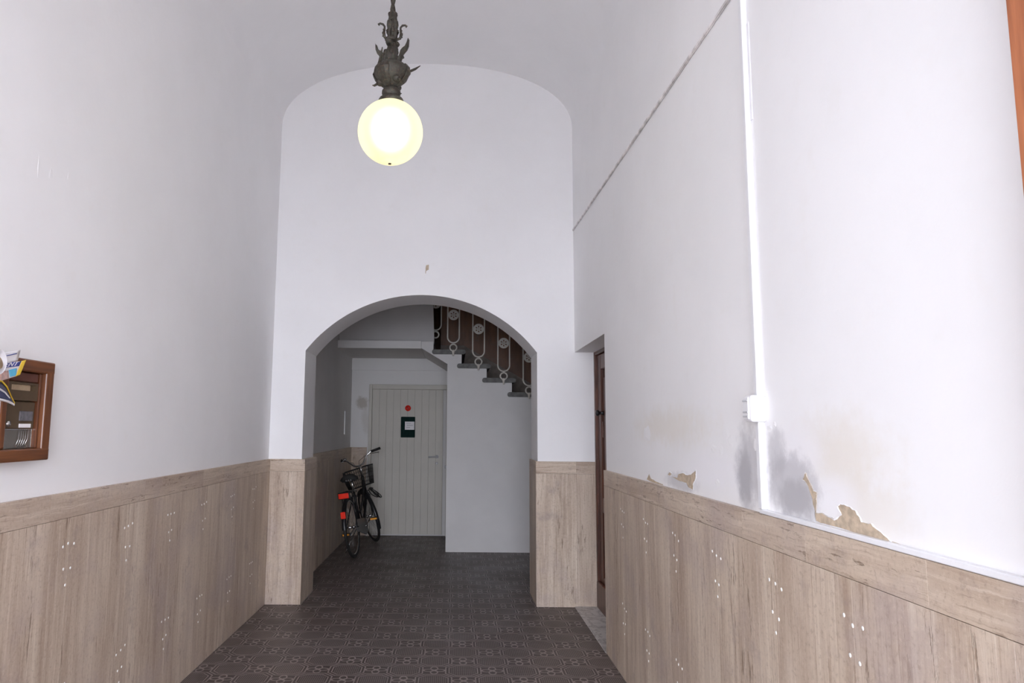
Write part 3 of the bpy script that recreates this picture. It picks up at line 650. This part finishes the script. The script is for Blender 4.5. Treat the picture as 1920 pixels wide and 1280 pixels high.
# winged figures round the neck
def wing_path(s_):
    # shaped plate in (side, height) swept up to a point
    o = [(0.022, -0.004), (0.040, -0.002), (0.044, 0.010), (0.052, 0.014), (0.048, 0.026), (0.054, 0.034), (0.064, 0.046), (0.070, 0.062), (0.0715, 0.090), (0.066, 0.074), (0.058, 0.060), (0.046, 0.054), (0.038, 0.046), (0.033, 0.030), (0.028, 0.018)]
    return [(s_ * a, b) for a, b in o]
body = MB().lathe([(0.016, 0.0), (0.024, 0.012), (0.025, 0.030), (0.018, 0.048), (0.012, 0.058), (0.011, 0.066), (0.0001, 0.068)], 14)
body.ball((0.007, 0, 0.080), (0.017, 0.014, 0.017), 14, 10).lathe([(0.012, 0.0), (0.0085, 0.010), (0.0001, 0.022)], 8, (0.018, 0, 0.076), 'x')
body.lathe([(0.020, 0.0), (0.024, 0.006), (0.020, 0.012), (0.0001, 0.014)], 14, (-0.004, 0, 0.092)).ball((0.014, 0.012, 0.036), (0.012, 0.010, 0.014), 10, 6).ball((0.014, -0.012, 0.036), (0.012, 0.010, 0.014), 10, 6)
bodym = body.mesh('figure', 'patinated_bronze')
wing = {}
for s_ in (-1, 1):
    wing[s_] = MB().prism(wing_path(s_), -0.004, 0.004, 'x').mesh('wing', 'patinated_bronze')
tailm = MB().tube([(0.0, 0, 0.0), (0.02, 0, 0.006), (0.045, 0, 0.022), (0.066, 0, 0.040)], [0.007, 0.006, 0.005, 0.0015], 8).mesh('tail', 'patinated_bronze')
for k in range(2):
    a = -PI / 2 - 0.30 + PI * k
    o = link('figure', bodym, lamp, loc=(0.024 * math.cos(a), 0.024 * math.sin(a), zt + 0.172)); o.rotation_euler = (0, 0, a); o.scale = (1.12, 1.12, 1.10)
    for s_ in (-1, 1):
        w_ = link('wing', wing[s_], o, loc=(-0.016, 0, 0.010)); w_.rotation_euler = (0, 0, s_ * 0.15)
    tl = link('tail', tailm, o, loc=(0.020, -0.038, -0.016)); tl.rotation_euler = (0, 0, -0.95 if k else 0.6)
# acanthus sheath and scrolls
sheath = MB().lathe([(0.016, 0.0), (0.020, 0.03), (0.017, 0.08), (0.012, 0.13), (0.0085, 0.165), (0.0001, 0.17)], 14)
sheath.build('leaf_sheath', 'patinated_bronze', lamp, loc=(0, 0, zt + 0.272))
am = leaf_mesh([(0.014, 0.0), (0.020, 0.02), (0.022, 0.04), (0.026, 0.055), (0.018, 0.062), (0.020, 0.085), (0.024, 0.098), (0.014, 0.106), (0.016, 0.124), (0.019, 0.138), (0.009, 0.146), (0.010, 0.160)], 0.018).mesh('acanthus_leaf', 'patinated_bronze')
for k in range(4):
    o = link('acanthus_leaf', am, lamp, loc=(0, 0, zt + 0.275)); o.rotation_euler = (0, 0, PI / 4 + k * PI / 2)
sc_ = MB().tube([(0.018, 0, 0.0), (0.034, 0, 0.008), (0.040, 0, 0.026), (0.036, 0, 0.044), (0.036, 0, 0.060), (0.044, 0, 0.070), (0.056, 0, 0.073), (0.063, 0, 0.068), (0.060, 0, 0.063)], [0.006, 0.0065, 0.007, 0.005, 0.0045, 0.005, 0.0045, 0.005, 0.003], 7)
sc_.prism([(0.030, 0.01), (0.046, 0.012), (0.041, 0.020), (0.047, 0.030), (0.040, 0.036), (0.044, 0.046), (0.034, 0.050)], -0.003, 0.003, 'y')
scm = sc_.mesh('scroll', 'patinated_bronze')
for k in range(4):
    o = link('scroll', scm, lamp, loc=(0, 0, zt + 0.292)); o.rotation_euler = (0, 0, 0.12 + k * PI / 2)
# twisted rod up to the vault and a ceiling rose
rod = MB(); ztop = 4.70; zb_ = zt + 0.425
for ph in (0, PI):
    n_ = 120; rod.tube([(0.0052 * math.cos(ph + i * 0.55), 0.0052 * math.sin(ph + i * 0.55), zb_ + (ztop - zb_) * i / n_) for i in range(n_ + 1)], 0.0078, 6)
rod.build('twisted_rod', 'patinated_bronze', lamp)
MB().lathe([(0.012, -0.07), (0.03, -0.05), (0.055, -0.02), (0.06, 0.012)], 24, (0, 0, 4.705)).build('ceiling_rose', 'patinated_bronze', lamp)

# ------------------------------------------------------------------ letter boxes on the left wall
XF = PL + 0.055
mb = thing('letterbox_cabinet', 'wood framed bank of brown metal letterboxes on the left wall', 'letterbox', (0, 0, 0))
ye = at(105, 681, X=XF).y; zt_ = at(105, 681, X=XF).z; zb_ = at(98, 861, X=XF).z
ys = ye - (0.1 + 5 * 0.204 + 4 * 0.040); sw = 0.050; rw = 0.044
zi0, zi1 = zb_ + rw, zt_ - rw
for a, b, c, d, mt in ((ys, ye, zt_ - rw, zt_, 'cabinet_wood'), (ys, ye, zb_, zb_ + rw, 'cabinet_wood')): MB().rbox(PL - 0.01, XF, a, b, c, d, 0.005, 2).build('rail', mt, mb)
for a in (ys, ye - sw): MB().rbox(PL - 0.01, XF - 0.0006, a + 0.0006, a + sw - 0.0006, zb_ + 0.001, zt_ - 0.001, 0.005, 2).build('stile', 'cabinet_wood_upright', mb)
MB().box(PL - 0.01, PL + 0.004, ys + 0.01, ye - 0.01, zb_ + 0.01, zt_ - 0.01).build('back', 'brown_metal', mb)
cw = 0.204; mull = 0.040
for k in range(5):
    y1c = ye - sw - k * (cw + mull); y0c = y1c - cw
    if k: MB().rbox(PL, XF - 0.008, y1c + 0.0005, y1c + mull - 0.0005, zi0, zi1, 0.008, 2).build('mullion', 'cabinet_wood_upright', mb)
    for yy in (y0c + 0.0, y1c - 0.012): MB().rbox(PL, XF - 0.018, yy, yy + 0.012, zi0, zi1, 0.003).build('bead', 'cabinet_wood_upright', mb)
    H_ = zi1 - zi0; a, b = y0c + 0.014, y1c - 0.014
    MB().rbox(PL + 0.004, XF - 0.024, a, b, zi1 - 0.13 * H_, zi1 - 0.002, 0.003).build('top_strip', 'dark_red_metal', mb)
    fl_z1, fl_z0 = zi1 - 0.14 * H_, zi1 - 0.375 * H_
    fl = MB()
    sl0, sl1 = fl_z0 + 0.035, fl_z0 + 0.057
    fl.box(PL + 0.006, XF - 0.022, a, b, sl1, fl_z1).box(PL + 0.006, XF - 0.022, a, b, fl_z0, sl0).box(PL + 0.006, XF - 0.022, a, a + 0.018, sl0, sl1).box(PL + 0.006, XF - 0.022, b - 0.018, b, sl0, sl1)
    flo = fl.build('slot_plate', 'brown_metal', mb)
    MB().rbox(PL + 0.006, PL + 0.016, a + 0.018, b - 0.018, sl0 + 0.0, sl1, 0.002).build('flap', 'tan_paper', flo)
    dz0 = zi0 + 0.255 * H_
    dr_ = MB().rbox(PL + 0.006, XF - 0.028, a, b, dz0, fl_z0 - 0.003, 0.003).build('box_door', 'brown_metal', mb)
    npz = fl_z0 - 0.055
    MB().rbox(XF - 0.029, XF - 0.024, b - 0.094, b - 0.014, npz - 0.018, npz + 0.018, 0.003).build('nameplate', 'nameplate', dr_)
    MB().rbox(XF - 0.029, XF - 0.0262, b - 0.090, b - 0.020, npz - 0.041, npz - 0.027, 0.001).build('name_label', 'paper', dr_)
    MB().lathe([(0.0001, 0.004), (0.010, 0.003), (0.011, -0.002), (0.011, -0.006)], 14, (XF - 0.026, a + 0.024, npz - 0.028), 'x').build('lock', 'chrome', dr_)
    MB().box(XF - 0.036, XF - 0.033, a, b, zi0 + 0.002, dz0 - 0.003).build('window_pane', 'clear_pane', mb)
    wr_ = MB()
    for q in range(5):
        yy = a + 0.078 + q * 0.013
        wr_.tube([(XF - 0.030, yy + 0.018, dz0 - 0.002), (XF - 0.0295, yy + 0.018 - 0.002, (zi0 + dz0) / 2), (XF - 0.030, yy, zi0 + 0.006)], 0.0011, 5)
    wr_.build('reflection_wires', 'chrome', mb)  # chrome wires modelled in place of the curved reflections on the pane
    MB().box(PL + 0.004, XF - 0.031, a, b, dz0 - 0.003, dz0).build('sill', 'chrome', mb)

# leaflets stuck in the letterbox slot
def sheet(pts4, thick=0.0015, bow=0.012, nx=8):
    A, B, C, D_ = [Vector(p) for p in pts4]; m = MB(); vs = []; fs = []; n_ = nx + 1
    nrm = (B - A).cross(D_ - A).normalized()
    for lay in (0, 1):
        for j in range(n_):
            for i in range(n_):
                u, v = i / nx, j / nx; p = A.lerp(B, u).lerp(D_.lerp(C, u), v)
                vs.append(p + nrm * (bow * math.sin(PI * u) * 0.6 + lay * thick))
    N_ = n_ * n_
    for j in range(nx):
        for i in range(nx):
            a = j * n_ + i; fs += [(a, a + 1, a + n_ + 1, a + n_), (N_ + a, N_ + a + n_, N_ + a + n_ + 1, N_ + a + 1)]
    for i in range(nx):
        for (a, b) in ((i, i + 1), (nx * n_ + i + 1, nx * n_ + i), (i * n_ + n_, i * n_), (i * n_ + nx, (i + 1) * n_ + nx)): fs.append((a, N_ + a, N_ + b, b))
    return m.add(vs, fs, True)
XP = XF + 0.045
def on(px, py, dx=0.0): return at(px, py, X=XP + dx)
lf = thing('advertising_leaflet', 'white and blue advertising leaflet with a yellow edge stuck in the letterbox slot', 'leaflet', (0, 0, 0))
sheet([on(-45, 728), on(36, 703), on(48, 675), on(-45, 690)], bow=0.0).build('sheet', 'paper', lf)
sheet([on(29, 705.5, .002), on(37, 702.5, .002), on(48.5, 674.5, .002), on(41, 676.3, .002)], bow=0.0).build('yellow_edge', 'yellow_print', lf)
sheet([on(6, 689.5, .002), on(35, 686, .002), on(39.5, 676.5, .002), on(9, 680, .002)], bow=0.0).build('blue_band', 'blue_print', lf)
sheet([on(19, 706.5, .002), on(29.5, 703.5, .002), on(31, 690, .002), on(16, 693.5, .002)], bow=0.0).build('cyan_block', 'cyan_print', lf)
sheet([on(-20, 719, .002), on(16, 708.5, .002), on(15, 694, .002), on(-20, 699, .002)], bow=0.0).build('photo_print', 'skin_print', lf)
fc = bpy.data.curves.new('lettering', 'FONT'); fc.body = 'ENT'; fc.size = 1.0; fc.extrude = 0.004; fc.shear = 0.35; fc.space_character = 1.02
fo = bpy.data.objects.new('lettering', fc); COL.objects.link(fo)
bpy.context.view_layer.update()
me = bpy.data.meshes.new_from_object(fo.evaluated_get(bpy.context.evaluated_depsgraph_get())); me.name = 'lettering'
bpy.data.objects.remove(fo); me.materials.clear(); me.materials.append(M['paper'])
A_, B_, C_ = on(8, 688.0, .004), on(34, 684.6, .004), on(10.5, 680.2, .004)
xs_ = [v.co.x for v in me.vertices]; w_ = max(xs_) - min(xs_); h_ = max(v.co.y for v in me.vertices)
ex = (B_ - A_) / w_; ey = (C_ - A_) / h_; ez = ex.cross(ey).normalized() * 0.25
for v in me.vertices:
    c = v.co.copy(); v.co = A_ + ex * (c.x - min(xs_)) + ey * c.y + ez * c.z
link('lettering', me, lf)
bk = thing('paper_flyer', 'plain white flyer standing behind the blue leaflet in the letterbox slot', 'leaflet', (0, 0, 0))
sheet([on(-30, 690, -.012), on(33, 676, -.012), on(38, 656, -.012), on(-30, 666, -.012)], bow=0.004).build('sheet', 'paper', bk)
sheet([on(12, 667.2, -.008), on(31, 663.2, -.008), on(31.5, 661.6, -.008), on(12, 666, -.008)], bow=0.0).build('print_line', 'blue_print', bk)
ro = thing('rolled_magazine', 'rolled grey and brown magazine pushed into the letterbox slot', 'magazine', (0, 0, 0))
rp = on(-21, 686, 0.012)
rl = MB(); vs = []; fs = []; nn = 60
for j in (0, 1):
    for i in range(nn + 1):
        a = i / nn * 5.2 * PI; r_ = 0.022 + 0.024 * i / nn
        vs.append(Vector((rp.x + 0.05 * j - 0.02, rp.y + r_ * math.cos(a), rp.z + r_ * math.sin(a) + 0.012 * j)))
for i in range(nn): fs.append((i, i + 1, nn + 2 + i, nn + 1 + i))
rl.add(vs, fs, True).build('pages', 'paper', ro)
MB().tube([(rp.x - 0.02 + 0.05 * t, rp.y, rp.z + 0.012 * t) for t in (0, 1)], 0.0205, 18).build('inner_roll', 'tan_paper', ro)
fd = thing('folded_magazine', 'folded navy magazine with a pale curled edge drooping from the letterbox slot', 'magazine', (0, 0, 0))
vs = []; fs = []; n_ = 12
top = [(-45, 706), (-15, 711), (5, 716), (14, 726), (21, 742), (28, 757)]
bot = [(-45, 745), (-25, 746), (-5, 747), (6, 749), (17, 752), (27.5, 757.5)]
def band_mesh(a_, b_, dx):
    m = MB(); vs = []
    for i, ((p, q), (r_, s_)) in enumerate(zip(a_, b_)):
        for k in range(5):
            t = k / 4; vs.append(on(p + (r_ - p) * t, q + (s_ - q) * t, dx + 0.008 * math.sin(PI * t) - 0.004 * i))
    nv = len(vs); vs2 = [v + Vector((-0.003, 0, 0)) for v in vs]; fs = []
    for i in range(len(a_) - 1):
        for k in range(4):
            q = i * 5 + k; fs += [(q, q + 1, q + 6, q + 5), (nv + q, nv + q + 5, nv + q + 6, nv + q + 1)]
    for i in range(len(a_) - 1): fs += [(i * 5, i * 5 + 5, nv + i * 5 + 5, nv + i * 5), (i * 5 + 4, nv + i * 5 + 4, nv + i * 5 + 9, i * 5 + 9)]
    return m.add(vs + vs2, fs, True)
band_mesh(top, bot, 0.006).build('cover', 'navy_print', fd)
band_mesh([(a, b - 2.5) for a, b in top], [(a, b + 0.5) for a, b in top], 0.010).build('yellow_edge', 'yellow_print', fd)
band_mesh([(a, b - 1.5) for a, b in bot], [(a, b + 3.0) for a, b in bot], 0.010).build('page_edge', 'paper', fd)
band_mesh([(a + (r_ - a) * .38, b + (s_ - b) * .38) for (a, b), (r_, s_) in zip(top, bot)][:5], [(a + (r_ - a) * .48, b + (s_ - b) * .48) for (a, b), (r_, s_) in zip(top, bot)][:5], 0.0165).build('print_line', 'paper', fd)

# ------------------------------------------------------------------ bicycle leaning on the hall's left wall
rc, fc_ = at(666, 1045, Z=0), at(703, 1015, Z=0)
head = math.atan2(fc_.y - rc.y, fc_.x - rc.x)
bike = thing('bicycle', 'black city bicycle with front wire basket leaning against the stair hall wall', 'bicycle', (rc.x, rc.y, 0))
LEAN = math.radians(-8.5)
bike.rotation_euler = Matrix.Rotation(head, 3, 'Z').__matmul__(Matrix.Rotation(LEAN, 3, 'X')).to_euler()
WR = 0.335
def wheel(name, c, parent, xf=None, light=False):
    t = MB().tube([(c[0] + (WR - 0.018) * math.cos(2 * PI * k / 40), 0, c[2] + (WR - 0.018) * math.sin(2 * PI * k / 40)) for k in range(40)], 0.018, 8, True)
    if xf: t.xf(xf)
    o = t.build(name, 'rubber', parent)
    r_ = MB().tube([(c[0] + (WR - 0.040) * math.cos(2 * PI * k / 36), 0, c[2] + (WR - 0.040) * math.sin(2 * PI * k / 36)) for k in range(36)], 0.0085, 6, True)
    if xf: r_.xf(xf)
    r_.build('rim', 'chrome', o)
    s_ = MB()
    for k in range(24):
        a = 2 * PI * k / 24; b_ = a + (0.5 if k % 2 else -0.5); sd = 0.028 if (k // 2) % 2 else -0.028
        s_.tube([(c[0] + 0.022 * math.cos(b_), sd, c[2] + 0.022 * math.sin(b_)), (c[0] + (WR - 0.045) * math.cos(a), 0, c[2] + (WR - 0.045) * math.sin(a))], 0.0011, 4)
    if xf: s_.xf(xf)
    s_.build('spokes', 'chrome', o)
    h = MB().lathe([(0.0001, -0.055), (0.008, -0.055), (0.009, -0.036), (0.025, -0.03), (0.015, -0.02), (0.015, 0.02), (0.025, 0.03), (0.009, 0.036), (0.008, 0.055), (0.0001, 0.055)], 14, c, 'y')
    if xf: h.xf(xf)
    h.build('hub', 'chrome', o); return o
def fender(c, a0, a1, parent, xf=None, w=0.026):
    vs = []; fs = []; n_ = 22
    for i in range(n_ + 1):
        a = a0 + (a1 - a0) * i / n_
        for k, (yy, dr_) in enumerate(((-w, -0.012), (-w * .7, 0.002), (0, 0.006), (w * .7, 0.002), (w, -0.012))):
            rr = WR + 0.014 + dr_; vs.append((c[0] + rr * math.cos(a), yy, c[2] + rr * math.sin(a)))
    for i in range(n_):
        for k in range(4): q = i * 5 + k; fs.append((q, q + 1, q + 6, q + 5))
    nv = len(vs); vs2 = []
    for i in range(n_ + 1):
        a = a0 + (a1 - a0) * i / n_
        for k in range(5): p = Vector(vs[i * 5 + k]); vs2.append(p - Vector((math.cos(a), 0, math.sin(a))) * 0.0015)
    fs += [tuple(nv + q for q in f[::-1]) for f in fs]
    m = MB().add(vs + vs2, fs, True)
    if xf: m.xf(xf)
    return m.build('mudguard', 'black_paint', parent)
A, B = (0, 0, WR), (1.10, 0, WR)
wheel('wheel', A, bike)
fd1 = fender(A, math.radians(-12 + 190), math.radians(60), bike)
hb, ht = Vector((0.93, 0, 0.66)), Vector((0.865, 0, 0.85)); ax = (ht - hb).normalized()
STEER = math.radians(30)
XS = Matrix.Translation(hb) @ Matrix.Rotation(STEER, 4, ax) @ Matrix.Translation(-hb)
wheel('wheel', B, bike, XS); fender(B, math.radians(208), math.radians(48), bike, XS)
BBk = (0.45, 0, 0.285)
fr = MB().tube([hb, (0.86, 0, 0.50), (0.66, 0, 0.335), BBk], 0.018, 8).tube([ht - ax * 0.04, (0.78, 0, 0.62), (0.58, 0, 0.47), (0.395, 0, 0.44)], 0.014, 8).tube([BBk, (0.30, 0, 0.70)], 0.016, 8).tube([hb, ht], 0.021, 10)
for s_ in (-1, 1): fr.tube([(0.43, s_ * 0.03, 0.285), (0.0, s_ * 0.06, WR)], 0.010, 6).tube([(0.315, s_ * 0.02, 0.66), (0.0, s_ * 0.06, WR)], 0.008, 6)
fr.build('frame', 'black_paint', bike)
fk = MB().tube([hb + Vector((0.002, 0, -0.01)), (0.955, 0.0, 0.62)], 0.016, 8)
for s_ in (-1, 1): fk.tube([(0.945, s_ * 0.02, 0.645), (0.965, s_ * 0.045, 0.60), (1.03, s_ * 0.05, 0.45), (1.10, s_ * 0.05, WR)], [0.013, 0.013, 0.011, 0.008], 8)
fk.xf(XS).build('fork', 'black_paint', bike)
# handlebar
hbm = MB().tube([ht, ht + ax * 0.12, ht + ax * 0.14 + Vector((0.05, 0, 0.0))], 0.012, 8).xf(XS).build('stem', 'chrome', bike)
bc = ht + ax * 0.14 + Vector((0.05, 0, 0.0))
pts = [bc + Vector(v) for v in ((-0.05, 0.29, 0.135), (-0.02, 0.19, 0.13), (0.0, 0.13, 0.10), (0.0, 0.06, 0.015), (0, 0, 0), (0.0, -0.06, 0.015), (0.0, -0.13, 0.10), (-0.02, -0.19, 0.13), (-0.05, -0.29, 0.135))]
hbar = MB().tube(pts, 0.0112, 8).xf(XS).build('handlebar', 'chrome', bike)
for s_ in (1, -1):
    a = bc + Vector((-0.022, s_ * 0.195, 0.130)); b = bc + Vector((-0.058, s_ * 0.315, 0.136))
    MB().tube([a, b], 0.017, 10).xf(XS).build('grip', 'rubber', hbar)
    MB().tube([bc + Vector((-0.005, s_ * 0.175, 0.118)), bc + Vector((0.035, s_ * 0.20, 0.105)), bc + Vector((0.03, s_ * 0.31, 0.092))], 0.0055, 6).xf(XS).build('brake_lever', 'chrome', hbar)
    MB().tube([bc + Vector((0.02, s_ * 0.18, 0.115)), bc + Vector((0.07, s_ * 0.13, 0.10)), bc + Vector((0.09, s_ * 0.04, 0.06)), bc + Vector((0.06, 0.01 * s_, -0.05)), hb + Vector((0.03, 0.01 * s_, 0.02))], 0.003, 5).xf(XS).build('brake_cable', 'black_paint', hbar)
MB().lathe([(0.0001, 0), (0.026, 0), (0.026, 0.010), (0.018, 0.022), (0.0001, 0.026)], 14, bc + Vector((0.0, 0.155, 0.125))).xf(XS).build('bell', 'chrome', hbar)
# wire basket
bq = MB(); bx, bzb, bzt = 1.045, 0.725, 0.955
def rect(zz, hx, hy): return [(bx - hx, -hy, zz), (bx + hx, -hy, zz), (bx + hx, hy, zz), (bx - hx, hy, zz)]
def around(zz, hx, hy, n_=13):
    r_ = rect(zz, hx, hy); out = []
    for i in range(4):
        a, b = Vector(r_[i]), Vector(r_[(i + 1) % 4])
        for k in range(n_): out.append(a.lerp(b, k / n_))
    return out
lo, hi = around(bzb, 0.095, 0.145), around(bzt, 0.125, 0.19)
for a, b in zip(lo, hi): bq.tube([a, b], 0.0022, 4)
for t, r_ in ((0, 0.004), (0.2, .002), (0.4, .002), (0.6, .002), (0.8, .002), (1, 0.0055)):
    bq.tube([a.lerp(b, t) for a, b in zip(lo, hi)], r_, 5, True)
for k in range(9):
    yy = -0.145 + 0.29 * k / 8; bq.tube([(bx - 0.095, yy, bzb), (bx + 0.095, yy, bzb)], 0.0022, 4)
for k in range(7):
    xx = bx - 0.095 + 0.19 * k / 6; bq.tube([(xx, -0.145, bzb), (xx, 0.145, bzb)], 0.0022, 4)
bq.xf(XS).build('basket', 'black_paint', bike)
MB().ball((1.06, 0.0, 0.66), (0.05, 0.042, 0.042), 14, 10).tube([(1.04, 0, 0.68), (0.95, 0, 0.70)], 0.008, 6).xf(XS).build('headlamp', 'black_paint', bike)
# saddle and post
sp_ = MB(); prf_ = [(-0.13, 0.085, 0.0), (-0.115, 0.105, 0.012), (-0.06, 0.105, 0.014), (0.0, 0.07, 0.010), (0.06, 0.035, 0.004), (0.115, 0.022, 0.0), (0.14, 0.012, -0.01)]
vs = []; fs = []; n_ = 12
for (xx, hw, zz) in prf_:
    for k in range(n_): a = 2 * PI * k / n_; vs.append((0.25 + xx, hw * math.cos(a), 0.875 + zz + 0.036 * math.sin(a) - (0.03 * abs(math.cos(a)) ** 2)))
for i in range(len(prf_) - 1):
    for k in range(n_): fs.append((i * n_ + k, i * n_ + (k + 1) % n_, (i + 1) * n_ + (k + 1) % n_, (i + 1) * n_ + k))
fs += [tuple(range(n_))[::-1], tuple(range((len(prf_) - 1) * n_, len(prf_) * n_))]
sp_.add(vs, fs, True); sd = sp_.build('saddle', 'rubber', bike)
for q, (a, b) in enumerate(((-0.035, -0.014), (-0.008, 0.012), (0.018, 0.038))):
    MB().prism([(a, 0.842), (b, 0.842), ((a + b) / 2 + 0.004, 0.862), ((a + b) / 2 - 0.004, 0.862)], 0.112, 0.118, 'x').build('saddle_badge', 'grey_paint', sd)
MB().tube([(0.31, 0, 0.67), (0.255, 0, 0.85)], 0.0125, 8).build('seat_post', 'chrome', bike)
# rack, lights
rk = MB()
for s_ in (-1, 1):
    rk.tube([(0.30, s_ * 0.03, 0.70), (0.20, s_ * 0.055, 0.73), (-0.16, s_ * 0.06, 0.73), (-0.185, s_ * 0.03, 0.73), (-0.185, 0, 0.73)], 0.006, 6)
    rk.tube([(-0.05, s_ * 0.06, 0.73), (0.0, s_ * 0.065, WR)], 0.005, 6)
for xx in (-0.1, 0.0, 0.1): rk.tube([(xx, -0.06, 0.73), (xx, 0.06, 0.73)], 0.004, 5)
rk.build('rack', 'black_paint', bike)
MB().rbox(-0.212, -0.190, -0.058, 0.058, 0.672, 0.730, 0.006, 2).build('rear_light', 'red_reflector', bike)
MB().rbox(-0.200, -0.182, -0.066, 0.066, 0.664, 0.74, 0.006).build('light_bracket', 'black_paint', bike)
a = math.radians(152); cx_, cz_ = (WR + 0.024) * math.cos(a), WR + (WR + 0.024) * math.sin(a)
MB().rbox(cx_ - 0.014, cx_ + 0.004, -0.027, 0.027, cz_ - 0.036, cz_ + 0.036, 0.005, 2).build('rear_reflector', 'red_reflector', bike)
# chain guard, crank, pedals, kickstand
MB().prism([(-0.02, 0.36), (0.05, 0.41), (0.40, 0.385), (0.53, 0.36), (0.56, 0.285), (0.52, 0.20), (0.44, 0.185), (0.03, 0.285)], -0.062, -0.048, 'y').build('chain_guard', 'grey_paint', bike)
ck = math.radians(20)
for s_, an in ((-1, ck), (1, ck + PI)):
    e_ = (0.45 + 0.165 * math.cos(an), s_ * 0.085, 0.285 + 0.165 * math.sin(an))
    MB().tube([(0.45, s_ * 0.05, 0.285), (0.45, s_ * 0.072, 0.285), e_], 0.010, 6).build('crank', 'chrome', bike)
    pd = MB().rbox(e_[0] - 0.04, e_[0] + 0.04, e_[1] + (0.0 if s_ > 0 else -0.105), e_[1] + (0.105 if s_ > 0 else 0.0), e_[2] - 0.013, e_[2] + 0.013, 0.004).build('pedal', 'rubber', bike)
    yy = sorted((e_[1] + s_ * 0.015, e_[1] + s_ * 0.095))
    MB().rbox(e_[0] - 0.044, e_[0] - 0.039, yy[0], yy[1], e_[2] - 0.010, e_[2] + 0.010, 0.001).build('pedal_reflector', 'amber_reflector', pd)
MB().tube([(0.38, 0.04, 0.27), (0.22, 0.16, 0.035)], 0.008, 6).build('kickstand', 'chrome', bike)
# coiled cable lock hung at the head tube
cl = []
for i in range(90):
    t = i / 89; a = t * 2 * PI * 3.2
    cl.append((0.97 + 0.05 * math.cos(a) * (0.6 + 0.4 * t), -0.09 - 0.05 * t + 0.055 * math.sin(a), 0.63 + 0.06 * math.sin(a * 0.9 + 1.0) - 0.02 * t))
MB().tube([(0.93, -0.02, 0.66)] + cl, 0.006, 6).build('cable_lock', 'rubber', bike)
